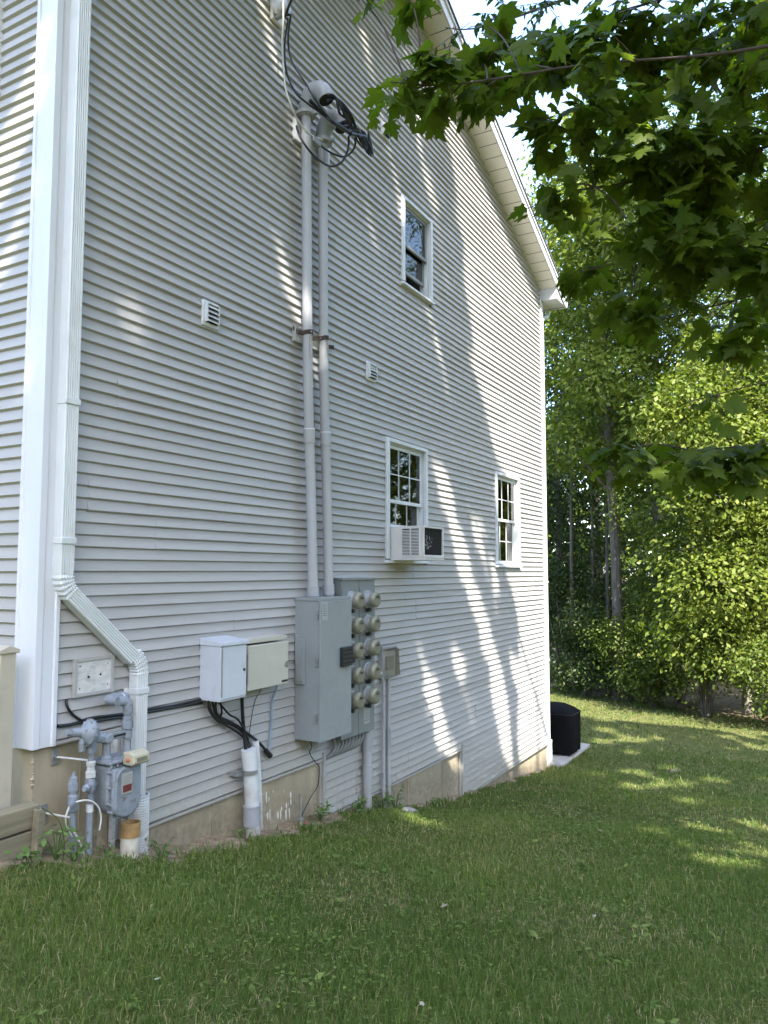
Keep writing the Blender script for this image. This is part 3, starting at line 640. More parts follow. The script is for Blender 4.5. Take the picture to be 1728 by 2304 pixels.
# grey main cabinet
mc = empty('main_cabinet', (5.745, -.14, .16), 'large grey steel electrical cabinet below the tall conduits', 'cabinet')
put('body', MB().box(5.495, 5.995, -.262, -.012, .163, 1.36), 'cabinet_grey', mc, smooth=0, bevel=.004)
put('drip_lid', MB().box(5.488, 6.0, -.272, -.012, 1.345, 1.372), 'cabinet_grey', mc, smooth=0, bevel=.003)
put('door', MB().box(5.493, 5.998, -.282, -.264, .158, 1.343), 'cabinet_grey', mc, smooth=0, bevel=.004)
put('latch_cover', MB().box(5.80, 5.965, -.318, -.282, .76, .93), 'black_plastic', mc, smooth=0, bevel=.006)
for k in range(4): put('latch_rib', MB().box(5.805, 5.96, -.321, -.318, .785+k*.036, .80+k*.036), 'dark_slot', mc, smooth=0)
put('side_panel', MB().prism([(-.025, .63), (-.125, .63), (-.13, .645), (-.13, 1.035), (-.125, 1.05), (-.025, 1.05)], 5.478, 5.495, YZ), 'cabinet_grey', mc, smooth=0, bevel=.006)
put('side_panel_inset', MB().box(5.473, 5.479, -.115, -.04, .66, 1.02), 'cabinet_grey', mc, smooth=0, bevel=.003)
for z in (1.23, .83, .36):
    h = MB().box(5.486, 5.494, -.262, -.235, z-.04, z+.04)
    for q in range(3): h.cyl((5.49, -.25, z-.03+q*.03), (5.480, -.25, z-.03+q*.03), .006, n=8)
    put('hinge', h, 'steel', mc, smooth=0)
put('sticker', MB().box(5.515, 5.60, -.2832, -.2822, 1.18, 1.335), 'sticker', mc, smooth=0)
for k in range(6): put('sticker_line', MB().box(5.523, 5.523+random.uniform(.04, .07), -.2842, -.2834, 1.31-k*.018, 1.314-k*.018), 'sticker_ink', mc, smooth=0)
for y, z in ((-.17, .95), (-.17, .70), (-.2, .3), (-.06, 1.25)): put('bolt', MB().cyl((5.496, y, z), (5.488, y, z), .006, n=8), 'steel', mc)
# meter stack with ten meters
ms = empty('meter_bank', (6.39, -.07, .05), 'two-column grey bank of ten electricity meters beside the big cabinet', 'meter bank')
for c, (xa, xb) in enumerate(((6.085, 6.388), (6.394, 6.70))):
    put('column_case', MB().box(xa, xb, -.12, -.012, .05, 1.515), 'stack_grey', ms, smooth=0, bevel=.004)
    for k in range(5):
        zc = (1.325, 1.092, .865, .635, .405)[k]
        put('socket_cover', MB().box(xa+.008, xb-.008, -.127, -.1195, zc-.108, zc+.112), 'stack_grey', ms, smooth=0, bevel=.003)
put('rain_lid', MB().box(6.075, 6.71, -.135, -.012, 1.513, 1.537), 'stack_grey', ms, smooth=0, bevel=.003)
put('rating_sticker', MB().box(6.49, 6.60, -.1215, -.1205, .13, .28), 'sticker', ms, smooth=0)
for k in range(7): put('sticker_line', MB().box(6.50, 6.59, -.1226, -.1216, .265-k*.018, .27-k*.018), 'sticker_ink', ms, smooth=0)
ring = MB().lathe((0, 0, 0), (0, -1, 0), [(0, .094), (.022, .094), (.026, .088), (.026, .07)], 28)
body = MB().lathe((0, -.02, 0), (0, -1, 0), [(0, .072), (.055, .072)], 28)
dome = MB().lathe((0, -.07, 0), (0, -1, 0), [(0, .083), (.012, .084), (.045, .079), (.056, .070), (.058, .05), (.058, .0005)], 28)
face = MB().lathe((0, -.1285, 0), (0, -1, 0), [(0, .062), (.0015, .062)], 28)
disp = MB().box(-.026, .026, -.1325, -.130, .014, .036)
tagm = MB().box(-.03, .03, -.1322, -.130, -.018, -.012).box(-.022, .022, -.1322, -.130, -.03, -.0255)
bar = MB().box(-.018, .018, -.05, 0, -.125, -.085)
PM = {}
for nm, mb, mt, sm in (('ring', ring, 'meter_ring', 40), ('meter_base', body, 'conduit_dark', 40), ('dome', dome, 'meter_glass', 50), ('dial', face, 'meter_face', 40), ('display', disp, 'black_plastic', 0), ('print', tagm, 'stack_grey', 0), ('seal', bar, 'black_plastic', 0)):
    PM[nm] = mesh_from(mb, nm, smooth=sm); PM[nm].materials.append(MATS[mt])
for cx in (6.22, 6.525):
    for zc in (1.325, 1.092, .865, .635, .405):
        mt = bpy.data.objects.new('electric_meter', None); COL.objects.link(mt); mt.parent = ms; mt.location = (cx-6.39, -.127+.07, zc-.05)
        mt.rotation_euler = (0, R(random.uniform(-4, 4)), 0); mt.scale = (.94, 1, .94)
        for nm, me in PM.items():
            o = bpy.data.objects.new(nm, me); COL.objects.link(o); o.parent = mt
# grey cables looping out from under the bank
ORD = ['first', 'second', 'third', 'fourth', 'fifth', 'sixth', 'seventh', 'eighth', 'ninth']
for k in range(9):
    x = 6.03+k*.062
    cable('feeder_cable', [(x+.02, -.06, .07), (x+.03, -.07, .0), (x-.01, -.065, -.05), (x-.05, -.04, -.085), (x-.07, .0, -.10)], .014, 'cable_grey', ORD[k]+' grey feeder cable from the cabinet, curving under the meter bank', 'cable', 'feeder cables under the meter bank')
# conduits going down to the ground
def ground_pipe(name, x, y, zt, zb, r, label, m='conduit', coup=(), dx=0.0, grp=None):
    p = empty(name, (x+dx, y, zb), label, 'pipe', grp)
    put('pipe', MB().tube([(x, y, zt), ((2*x+dx)/2, y, (zt+zb)/2), (x+dx, y, zb-.25)], r, 18, 4), m, p)
    for z, h, mm in coup:
        t = (zt-z)/(zt-zb+.25); xx = x+dx*t
        put('coupling', MB().lathe((xx, y, z-h/2), (0, 0, 1), [(0, r*1.14), (h*.9, r*1.14), (h*.92, r*1.24), (h, r*1.24)], 18), mm, p)
    return p
ground_pipe('supply_conduit', 6.64, -.075, .06, -.80, .043, 'thick grey conduit running from the meter bank down into the ground', coup=((-.33, .10, 'conduit'), (-.05, .2, 'conduit_dark')))
ground_pipe('branch_conduit', 6.99, -.06, .50, -.85, .019, 'thin grey conduit below the clear-fronted box, nearer the meters', coup=((-.5, .12, 'conduit_dark'), (-.62, .03, 'conduit')))
ground_pipe('branch_conduit', 7.12, -.05, .50, -.80, .021, 'thin grey conduit with dark coupling, farther from the meters', coup=((-.16, .28, 'conduit_dark'), (-.33, .04, 'conduit')))
w2 = ground_pipe('cable_riser', 4.77, -.11, .235, -.45, .057, 'thick white plastic riser pipe with grey band under the telecom boxes', 'pvc_white', ((-.27, .15, 'conduit_dark'),), .085)
put('bracket', MB().lathe((4.782, -.11, .05), (0, 0, 1), [(0, .06), (0, .064), (.03, .064), (.03, .06)], 20).box(4.66, 4.72, -.09, -.012, .05, .08), 'steel', w2, smooth=0)
ground_pipe('cable_riser', 4.92, -.055, .26, -.50, .029, 'slim white pipe standing close beside the thick white riser', 'pvc_white', ((-.2, .08, 'pvc_white'),), .085)
# telecom boxes
t1 = empty('telecom_box', (4.46, -.11, .66), 'pale blue-grey telecom box with closed flat door, left of the beige box', 'utility box')
put('body', MB().box(4.315, 4.60, -.212, -.012, .662, 1.075), 'telecom_grey', t1, smooth=0, bevel=.005)
put('lid', MB().prism([(-.235, 1.06), (-.235, 1.085), (-.012, 1.112), (-.012, 1.06)], 4.308, 4.61, YZ), 'telecom_grey', t1, smooth=0, bevel=.003)
put('door', MB().box(4.328, 4.592, -.222, -.2125, .68, 1.055), 'telecom_grey', t1, smooth=0, bevel=.003)
put('lock', MB().cyl((4.565, -.222, .87), (4.565, -.228, .87), .011, n=14), 'black_plastic', t1)
put('hinge', MB().cyl((4.325, -.218, .70), (4.325, -.218, 1.04), .006, n=8), 'steel', t1)
t2 = empty('telecom_box', (4.93, -.09, .69), 'beige telecom box with slightly open door and sun catching its edge', 'utility box')
put('body', MB().box(4.69, 5.17, -.135, -.012, .70, 1.03), 'telecom_beige', t2, smooth=0, bevel=.004)
put('lid', MB().box(4.66, 5.18, -.165, -.012, 1.045, 1.08), 'telecom_beige', t2, smooth=0, bevel=.004)
put('door', MB().box(4.672, 5.19, -.172, -.142, .688, 1.03), 'telecom_beige', t2, smooth=0, bevel=.006)
put('latch', MB().lathe((5.155, -.172, .845), (0, -1, 0), [(0, .018), (.008, .016)], 14).box(5.15, 5.16, -.19, -.178, .82, .87), 'steel', t2)
put('maker_plate', MB().box(5.10, 5.18, -.1735, -.1722, .705, .722), 'black_plastic', t2, smooth=0)
put('hinge', MB().cyl((4.672, -.168, .74), (4.672, -.168, .97), .007, n=8), 'steel', t2)
# black cable runs
cable('coax_cable', [(3.10, -.03, .69), (3.18, -.03, .683), (3.26, -.03, .684), (3.361, -.03, .672), (3.475, -.03, .669), (3.60, -.03, .664), (3.785, -.032, .662), (4.04, -.03, .654), (4.33, -.03, .645)], .010, 'black_rubber', 'black cable along the siding from the corner to the pale telecom box')
cable('coax_cable', [(3.26, -.035, .695), (3.361, -.045, .70), (3.475, -.035, .69), (3.60, -.03, .682), (3.785, -.03, .68), (4.04, -.03, .668), (4.34, -.03, .672)], .008, 'black_rubber', 'second black cable lying on top of the long one behind the downspout')
cable('coax_cable', [(3.19, .0, .845), (3.165, -.02, .825), (3.165, -.03, .79), (3.205, -.03, .738), (3.27, -.03, .692)], .009, 'black_rubber', 'short black cable curving down from the whitewashed plywood panel')
tb = empty('cable_bundle', (4.6, -.07, .2), 'bundle of black cables drooping from the telecom box to the white riser', 'cables')
for k in range(7):
    a = random.uniform(-.015, .03); b = random.uniform(-.02, .03)
    put('cable', MB().tube([(4.30+k*.02, -.10, .67), (4.32+k*.03, -.10+a, .57+b), (4.45+k*.025, -.08+a, .455+b+k*.008), (4.60+k*.015, -.075+a, .40+b*1.5+k*.006), (4.76, -.075+a, .335+b), (4.79+k*.004, -.10, .22), (4.79, -.11, .12)] if k % 2 else
        [(4.32+k*.02, -.10, .67), (4.36+k*.02, -.09+a, .56+b), (4.50, -.07+a, .47+b+k*.006), (4.66, -.06+a, .42+b), (4.80, -.05+a, .345+b*.6), (4.95, -.05, .25+b*.4), (5.09, -.05, .135+b*.2)], .008, 6, 5), 'black_rubber', tb)
put('vertical_cable', MB().tube([(4.74, -.06, .70), (4.757, -.06, .466), (4.765, -.09, .2)], .014, 8), 'black_rubber', tb)
put('end_boot', MB().cyl((5.06, -.05, .16), (5.12, -.05, .105), .02, .024, 10), 'black_rubber', tb)
cable('data_cable', [(5.20, -.06, .70), (5.185, -.05, .62), (5.163, -.03, .521), (5.156, -.03, .356), (5.13, -.03, .207), (5.10, -.04, .13)], .010, 'cable_blue', 'blue-grey cable clipped to the siding below the beige box')
cable('thin_wire', [(5.02, -.05, .70), (5.0, -.03, .63), (4.933, -.03, .555), (4.882, -.03, .368), (4.867, -.03, .25)], .003, 'black_rubber', 'thin black wire hanging below the beige box', 'wire')
cable('ground_wire', [(5.669, -.05, .17), (5.69, -.05, .112), (5.715, -.05, .059), (5.68, -.05, .018), (5.80, -.03, -.09), (5.878, -.02, -.16), (5.856, -.02, -.306), (5.70, -.05, -.37), (5.5, -.1, -.46)], .004, 'black_rubber', 'thin dark earth wire from the cabinet down to the ground rod', 'wire')
gr = empty('ground_rod', (5.478, -.1, -.6), 'thin steel ground rod standing in the soil with red clamp', 'rod')
put('rod', MB().cyl((5.478, -.1, -.8), (5.476, -.1, -.28), .010, n=10), 'steel', gr); put('clamp', MB().box(5.46, 5.50, -.12, -.08, -.50, -.475), 'steel', gr, bevel=.004)
put('red_tag', MB().prism([(5.49, -.54), (5.53, -.55), (5.525, -.515), (5.495, -.505)], -.13, -.126, XZ), 'red_flag', gr, smooth=0)
cable('loose_wire', [(5.47, -.11, -.50), (5.40, -.18, -.56), (5.30, -.24, -.575), (5.20, -.28, -.56)], .004, 'cable_white', 'short pale wire lying on the soil by the ground rod', 'wire')
# clear-fronted box
cb = empty('switch_box', (7.11, -.05, .49), 'small grey box with clear plastic cover right of the meters', 'utility box')
put('back_box', MB().box(6.95, 7.26, -.06, -.012, .50, .80), 'conduit', cb, smooth=0, bevel=.004)
put('cover_rim', MB().box(6.945, 7.265, -.072, -.06, .795, .815).box(6.945, 6.96, -.075, -.06, .50, .795).box(7.25, 7.265, -.075, -.06, .50, .795).box(6.96, 7.25, -.0748, -.06, .495, .51), 'conduit', cb, smooth=0, bevel=.002)
put('breaker', MB().box(7.03, 7.17, -.085, -.06, .58, .72), 'cabinet_grey', cb, smooth=0, bevel=.004)
cv = MB().add([(6.955, -.07, .505), (7.255, -.07, .505), (7.255, -.07, .80), (6.955, -.07, .80), (6.985, -.13, .52), (7.225, -.13, .52), (7.225, -.115, .785), (6.985, -.115, .785)], [(0, 1, 5, 4), (1, 2, 6, 5), (2, 3, 7, 6), (3, 0, 4, 7), (4, 5, 6, 7)])
put('clear_cover', cv, 'clear_plastic', cb, smooth=0)
put('knob', MB().lathe((6.952, -.045, .56), (-1, 0, 0), [(0, .022), (.03, .022), (.035, .015)], 14), 'pvc_white', cb)
put('roof_flap', MB().box(6.94, 7.27, -.085, -.012, .815, .825), 'conduit', cb, smooth=0)
# painted plywood patch by the corner
ap = empty('plywood_panel', (3.355, -.02, .84), 'square weathered white plywood panel framed on the siding under the downspout', 'panel')
put('frame', MB().box(3.20, 3.225, -.035, -.012, .835, 1.07).box(3.485, 3.51, -.035, -.012, .835, 1.07).box(3.225, 3.485, -.0345, -.012, .835, .858).box(3.225, 3.485, -.0345, -.012, 1.047, 1.07), 'siding', ap, smooth=0, bevel=.003)
put('board', MB().box(3.225, 3.355, -.026, -.012, .858, 1.047), 'plywood', ap, smooth=0); put('board', MB().box(3.356, 3.485, -.0275, -.012, .858, 1.047), 'plywood', ap, smooth=0)
for x, z, r in ((3.315, .95, .008), (3.405, .955, .008), (3.25, 1.02, .004), (3.46, 1.02, .004), (3.25, .885, .004), (3.46, .89, .004)):
    put('screw', MB().lathe((x, -.026, z), (0, -1, 0), [(0, r), (.004, r*.9), (.006, r*.4)], 10), 'rust', ap)
# air conditioner in the middle window
ac = empty('air_conditioner', (7.5, -.2, 1.72), 'white window air conditioner with black rear coil, sticking out of the middle window', 'air conditioner')
ax0, ax1, ay, az0, az1 = 7.20, 7.70, -.43, 1.735, 2.075
put('shell', MB().box(ax0, ax1, ay+.02, .06, az1-.012, az1).box(ax0, ax0+.012, ay+.02, .06, az0, az1-.012).box(ax1-.012, ax1, ay+.02, .06, az0, az1-.012).box(ax0+.012, ax1-.012, ay+.02, .06, az0, az0+.014), 'ac_white', ac, smooth=0, bevel=.004)
put('side_recess', MB().box(ax0-.0015, ax0, ay+.06, -.17, az0+.035, az1-.03), 'dark_slot', ac, smooth=0)
for k in range(17):
    z = az0+.04+k*.0155
    put('side_louvre', MB().prism([(ax0-.002, z+.009), (ax0-.002, z+.001), (ax0-.011, z), (ax0-.011, z+.004)], ay+.06, -.17, XZ), 'ac_white', ac, smooth=0)
put('louvre_post', MB().box(ax0-.013, ax0-.001, (ay-.11)/2-.006, (ay-.11)/2+.006, az0+.03, az1-.025).box(ax0-.012, ax0-.0, ay+.05, ay+.06, az0+.03, az1-.025).box(ax0-.012, ax0-.0, -.17, -.16, az0+.03, az1-.025), 'ac_white', ac, smooth=0)
put('coil', MB().box(ax0+.012, ax1-.012, ay+.035, ay+.05, az0+.014, az1-.012), 'ac_fins', ac, smooth=0)
fins = MB()
for k in range(58): x = ax0+.02+k*.008; fins.box(x, x+.0012, ay+.028, ay+.035, az0+.016, az1-.014)
put('coil_fin', fins, 'ac_fins', ac, smooth=0)
put('rear_frame', MB().box(ax0, ax0+.025, ay+.008, ay+.02, az0, az1).box(ax1-.03, ax1, ay+.008, ay+.02, az0, az1).box(ax0+.025, ax1-.03, ay+.0082, ay+.02, az0, az0+.035).box(ax0+.025, ax1-.03, ay+.0082, ay+.02, az1-.02, az1), 'ac_white', ac, smooth=0, bevel=.003)
sc = MB()
for k in range(14):
    x = ax0+.07+random.uniform(0, .16); z = az0+.10+random.uniform(0, .14); d = random.uniform(.01, .05)
    sc.tube([(x, ay+.026, z), (x+d*.5, ay+.026, z+random.uniform(-.02, .025)), (x+d, ay+.026, z+random.uniform(-.03, .02))], .0022, 4, 3)
put('coil_scuff', sc, 'ac_scuff', ac, smooth=0)['kind'] = 'stuff'
put('base_pan', MB().box(ax0-.006, ax1+.006, ay+.01, .02, az0-.022, az0-.001), 'ac_white', ac, smooth=0, bevel=.005)
acc = MB(); zz = [az0, az1]
pts = [(7.172+(.03 if i % 2 else 0)*0+i*.006, .03+(.012 if i % 2 else -.012)) for i in range(5)]
vs = []
for x, y in pts: vs += [(x, y, az0), (x, y, az1)]
acc.add(vs, [(2*i, 2*i+2, 2*i+3, 2*i+1) for i in range(4)])
pts = [(7.70+i*.019, .03+(.012 if i % 2 else -.012)) for i in range(19)]; vs = []
for x, y in pts: vs += [(x, y, az0), (x, y, az1)]
acc.add(vs, [(2*i, 2*i+2, 2*i+3, 2*i+1) for i in range(18)])
put('accordion_panel', acc, 'ac_white', ac, smooth=0)

# ------------------------------------------------------------------ gas meter set
gm = empty('gas_meter', (3.33, -.2, -.05), 'grey gas meter set with round regulator in front of the foundation', 'gas meter')
G = 'gas_grey'
YB, YF = -.12, -.31
prof = []     # body outline in XZ, rounded bottom
for a in np.linspace(180, 360, 13): prof.append((3.39+.112*math.cos(R(a)), .235+.102*math.sin(R(a))))
prof += [(3.502, .455), (3.278, .455)]
put('body', MB().prism([(x, z) for x, z in prof], YB, YF+.04, XZ), G, gm, smooth=40, bevel=.03, seg=4)
put('front_cover', MB().prism([(3.385+(x-3.385)*.96, .29+(z-.29)*.93-.015) for x, z in prof], YF+.041, YF, XZ), G, gm, smooth=40, bevel=.016, seg=3)
mb = MB()
for x, z in prof[:-2:2]+[(3.487, .33), (3.487, .42), (3.283, .33), (3.283, .42)]: mb.cyl((3.385+(x-3.385)*1.0, YF+.055, .29+(z-.29)*.98-.01), (3.385+(x-3.385)*1.0, YF+.018, .29+(z-.29)*.98-.01), .009, n=8)
put('cover_bolt', mb, G, gm)
put('rib', MB().tube([(3.30, YF-.002, .20), (3.298, YF-.004, .33), (3.31, YF-.004, .40), (3.35, YF-.004, .425)], .009, 8), G, gm)
put('top_flange', MB().box(3.262, 3.515, YB+.01, YF+.02, .452, .475), G, gm, bevel=.008)
mb = MB()
for x in (3.28, 3.33, 3.38, 3.43, 3.485): mb.cyl((x, YF+.028, .435), (x, YF+.028, .482), .007, n=8)
put('flange_bolt', mb, G, gm)
for x in (3.305, 3.465): put('spud', MB().lathe((x, -.21, .47), (0, 0, 1), [(0, .034), (.02, .034), (.03, .026), (.10, .024), (.105, .03), (.15, .03)], 18), G, gm)
put('index_cover', MB().prism([(YF, .44), (YF-.06, .44), (YF-.075, .455), (YF-.07, .50), (YF-.03, .52), (YF+.02, .515), (YF+.02, .44)], 3.36, 3.49, YZ), 'amr_cream', gm, smooth=0, bevel=.008)
put('index_window', MB().box(3.385, 3.465, YF-.077, YF-.0745, .462, .487), 'meter_face', gm, smooth=0)
put('index_seal', MB().lathe((3.35, YF-.03, .475), (-1, 0, 0), [(-.01, .012), (.0, .012), (.006, .006)], 10), 'red_wax', gm)
put('badge', MB().box(3.335, 3.42, YF-.006, YF+.001, .27, .395), 'plate_silver', gm, smooth=0, bevel=.004)
put('badge_field', MB().box(3.345, 3.41, YF-.0075, YF-.006, .285, .325), 'red_plate', gm, smooth=0)
put('badge_rule', MB().box(3.347, 3.408, YF-.0075, YF-.006, .375, .379).box(3.352, 3.40, YF-.0075, YF-.006, .36, .364).box(3.357, 3.395, YF-.0075, YF-.006, .345, .349), 'conduit_dark', gm, smooth=0)
# inlet riser with valve and regulator
put('riser', MB().cyl((3.195, -.21, -.25), (3.195, -.21, .30), .0205, n=18), G, gm)
put('riser_upper', MB().cyl((3.195, -.21, .29), (3.195, -.21, .60), .0175, n=18), G, gm)
put('white_sleeve', MB().cyl((3.195, -.21, .20), (3.195, -.21, .245), .0215, n=18), 'pvc_white', gm)
put('union_nut', MB().lathe((3.195, -.21, .395), (0, 0, 1), [(0, .03), (.035, .032), (.037, .024), (.06, .024)], 6), 'gas_pale', gm, smooth=20)
put('valve_body', MB().lathe((3.195, -.21, .315), (0, 0, 1), [(0, .025), (.015, .03), (.06, .03), (.075, .024)], 12).cyl((3.14, -.235, .352), (3.23, -.20, .352), .018, n=12), G, gm, smooth=30)
put('valve_head', MB().lathe((3.15, -.235, .352), (-.8, -.5, 0), [(0, .02), (.02, .022), (.03, .012), (.05, .012)], 8), G, gm, smooth=20)
put('collar', MB().lathe((3.195, -.21, .455), (0, 0, 1), [(0, .021), (.01, .026), (.03, .026), (.035, .021)], 14), 'gas_pale', gm)
put('tee', MB().lathe((3.195, -.21, .535), (0, 0, 1), [(0, .026), (.02, .031), (.05, .031), (.06, .028), (.09, .03)], 16).cyl((3.195, -.21, .61), (3.27, -.21, .61), .028, n=16), G, gm)
rgo = Vector((3.165, -.225, .66)); rga = Vector((-.90, .22, .12)).normalized()
put('regulator_case', MB().lathe(rgo-rga*.03, rga, [(-.02, .03), (.0, .062), (.022, .072), (.026, .078), (.038, .078), (.042, .072), (.055, .062), (.075, .036), (.085, .026)], 28), G, gm, smooth=40)
put('regulator_spring_tube', MB().lathe(rgo, rga, [(.05, .026), (.11, .023), (.112, .019), (.14, .018)], 16), G, gm)
mb = MB(); u = rga.orthogonal().normalized(); v = rga.cross(u)
for k in range(10):
    c = rgo+(u*math.cos(k*.628)+v*math.sin(k*.628))*.073; mb.cyl(c-rga*.014, c+rga*.018, .006, n=6)
put('regulator_bolt', mb, G, gm)
put('regulator_vent', MB().tube([rgo+rga*.03+Vector((0, 0, -.03)), rgo+rga*.045+Vector((0, 0, -.06)), rgo+rga*.045+Vector((0, 0, -.105))], .018, 12), G, gm)
put('link_pipe', MB().cyl((3.2, -.21, .615), (3.30, -.21, .60), .02, n=14).lathe((3.255, -.21, .607), (1, 0, -.1), [(0, .03), (.03, .03)], 6), G, gm, smooth=25)
put('swivel', MB().lathe((3.305, -.245, .60), (0, 1, 0), [(0, .02), (.01, .034), (.06, .034), (.07, .02)], 18), G, gm)
put('meter_bar', MB().box(3.32, 3.46, -.222, -.205, .583, .625), G, gm, bevel=.006)
put('bar_rib', MB().box(3.33, 3.45, -.226, -.2225, .598, .610), 'dark_slot', gm, smooth=0)
put('outlet_pipe', MB().cyl((3.465, -.21, .60), (3.465, -.21, .73), .024, n=18).lathe((3.465, -.21, .63), (0, 0, 1), [(0, .034), (.04, .034), (.042, .03), (.07, .03)], 8), G, gm, smooth=25)
put('outlet_elbow', MB().tube([(3.465, -.21, .72), (3.465, -.21, .76), (3.455, -.205, .79), (3.43, -.20, .80), (3.40, -.195, .80)], .031, 16, 4), G, gm)
put('outlet_run', MB().cyl((3.405, -.195, .80), (3.405, -.10, .805), .03, n=16).tube([(3.405, -.12, .805), (3.45, -.10, .81), (3.53, -.10, .80), (3.56, -.08, .80), (3.565, .0, .80)], .027, 14, 4), G, gm)
put('thread_band', MB().lathe((3.51, -.10, .802), (1, 0, 0), [(0, .029), (.008, .029)], 14), 'pvc_white', gm)
# second stub valve
gv = empty('gas_valve', (3.10, -.2, -.05), 'capped grey gas service valve on a stub pipe left of the meter', 'valve')
put('pipe', MB().cyl((3.095, -.2, -.2), (3.085, -.2, .26), .0165, n=16), G, gv)
put('valve_body', MB().lathe((3.085, -.2, .225), (0, 0, 1), [(0, .02), (.01, .028), (.05, .03), (.09, .03), (.10, .022), (.12, .022)], 12).cyl((3.05, -.235, .285), (3.115, -.17, .285), .021, n=12), G, gv, smooth=30)
put('stop_head', MB().lathe((3.055, -.23, .285), (-.7, -.7, 0), [(0, .024), (.02, .02), (.04, .012), (.05, .012)], 8), G, gv, smooth=20)
put('cap_nut', MB().lathe((3.083, -.2, .345), (0, 0, 1), [(0, .03), (.045, .03), (.047, .024), (.075, .022), (.08, .012), (.105, .012)], 6), G, gv, smooth=20)
# wall brackets holding the pipes
for z, xx, L, lab in ((.505, 3.115, .05, 'upper steel standoff bracket reaching to the gas riser'), (.20, 3.05, .05, 'lower steel standoff bracket reaching to the stub pipe')):
    b = empty('pipe_bracket', (xx, .0, z), lab, 'bracket')
    put('plate', MB().box(xx-.025, xx+.025, .002, .012, z-.05, z+.05), 'steel', b, bevel=.003)
    put('arm', MB().cyl((xx, .0, z), (3.18 if z > .4 else 3.09, -.20, z-.01), .006, n=8), 'gas_pale', b); put('nut', MB().lathe((xx, .002, z), (0, -1, 0), [(0, .013), (.015, .013)], 6), 'steel', b, smooth=0)
cable('tracer_wire', [(3.06, -.23, .10), (3.01, -.24, .19), (3.01, -.245, .25), (3.045, -.245, .288), (3.14, -.25, .284), (3.215, -.25, .235), (3.245, -.25, .16), (3.235, -.25, .09)], .005, 'cable_white', 'cream tracer wire looped around both gas pipes', 'wire')
cable('tracer_wire', [(3.075, -.23, .12), (3.11, -.235, .05), (3.145, -.24, -.05), (3.15, -.24, -.12)], .006, 'cable_white', 'loose cream wire end running into soil by the gas risers', 'wire')
# drain pipes by the meter
dp = empty('drain_pipe', (3.69, -.085, -.25), 'ribbed pale drain pipe swallowing the foot of the bent downspout', 'pipe')
put('pipe', MB().lathe((3.69, -.085, -.45), (0, 0, 1), [(k*.008, .066+(.0025 if k % 2 else 0)) for k in range(76)]+[(.61, .068), (.61, .06), (.4, .06)], 22), 'pvc_white', dp, smooth=0)
cp = empty('cleanout_pipe', (3.505, -.2, -.2), 'short cream standpipe with rusty orange cap band in the soil', 'pipe')
put('pipe', MB().lathe((3.5, -.21, -.42), (.02, 0, 1), [(0, .056), (.44, .056)], 22), 'pipe_cream', cp); put('cap_band', MB().lathe((3.508, -.21, -.03), (.02, 0, 1), [(0, .0605), (.085, .0605), (.085, .052), (.03, .052)], 22), 'pipe_cap', cp)
wd = empty('wood_stake', (3.42, -.03, -.2), 'thin weathered wood strip upright behind the gas meter', 'stake')
put('strip', MB().box(3.525, 3.56, -.022, .0, -.3, .57), 'plywood', wd, smooth=0); put('split_strip', MB().box(3.38, 3.40, -.04, -.02, -.3, .16), 'timber', wd, smooth=0)

# ------------------------------------------------------------------ deck stair post and timbers at the left edge
sp = empty('stair_post', (2.73, .06, .05), 'beige vinyl stair post with flat cap beside the white corner trim', 'post')
put('post', MB().box(2.735, 2.835, .0, .10, .20, 1.15), 'post_beige', sp, bevel=.006)
put('cap', MB().prism([(2.722, 1.14), (2.848, 1.14), (2.848, 1.16), (2.785, 1.185), (2.722, 1.16)], -.012, .112, XZ), 'post_beige', sp, bevel=.004)
put('rail_end', MB().box(2.62, 2.736, .02, .08, .86, .93), 'post_beige', sp, bevel=.004)
put('skirt', MB().prism([(2.55, .25), (2.70, .45), (2.737, .92), (2.5, .92), (2.3, .4)], -.012, .012, XZ), 'post_beige', sp, smooth=0, bevel=.003)
for z0, z1, x1, lab in ((.19, .315, 2.90, 'upper weathered wood timber of the low edging by the corner'), (.055, .18, 2.87, 'lower weathered wood timber of the low edging by the corner')):
    t = put('edging_timber', MB().box(.9, x1, -.16, -.05, z0, z1), 'timber', smooth=0, bevel=.008); tag(t, lab, 'timber')
t = put('edging_stake', MB().prism([(2.835, -.05), (2.875, -.05), (2.895, .285), (2.85, .30)], -.215, -.165, XZ), 'timber', smooth=0, bevel=.006); tag(t, 'upright wood stake pinning the end of the edging timbers', 'stake')
t = put('edging_block', MB().prism([(2.3, -.05), (2.82, -.05), (2.82, .05), (2.45, .055), (2.3, .03)], -.15, -.05, XZ), 'stone', smooth=0, bevel=.02); tag(t, 'grey stone block under the edging timbers', 'stone')

# ------------------------------------------------------------------ covered grill on the patio
gl = empty('grill', (13.6, .35, -1.5), 'barbecue grill under a black fitted cover on the patio slab', 'grill')
pr = []
def cover_ring(z, hx, hy, wob=0.0):
    out = []
    for k in range(48):
        a = 2*math.pi*k/48; c, s = math.cos(a), math.sin(a); m = (abs(c)**10+abs(s)**10)**(1/10)
        q = 1+wob*(math.sin(a*11+z*9)*.6+math.sin(a*7-z*5)*.4)
        out.append((13.6+hx*c/m*q, .37+hy*s/m*q, z))
    return out
rings = [cover_ring(-1.46, .30, .60, .02), cover_ring(-1.3, .315, .615, .014), cover_ring(-1.0, .32, .62, .008), cover_ring(-.80, .32, .62, .004), cover_ring(-.785, .316, .612), cover_ring(-.72, .26, .5, .006), cover_ring(-.665, .18, .38, .01), cover_ring(-.65, .06, .2)]
vs = [p for r in rings for p in r]; fs = []
for i in range(len(rings)-1):
    for k in range(48): fs.append((i*48+k, i*48+(k+1) % 48, (i+1)*48+(k+1) % 48, (i+1)*48+k))
fs.append(tuple(range(7*48, 8*48)))
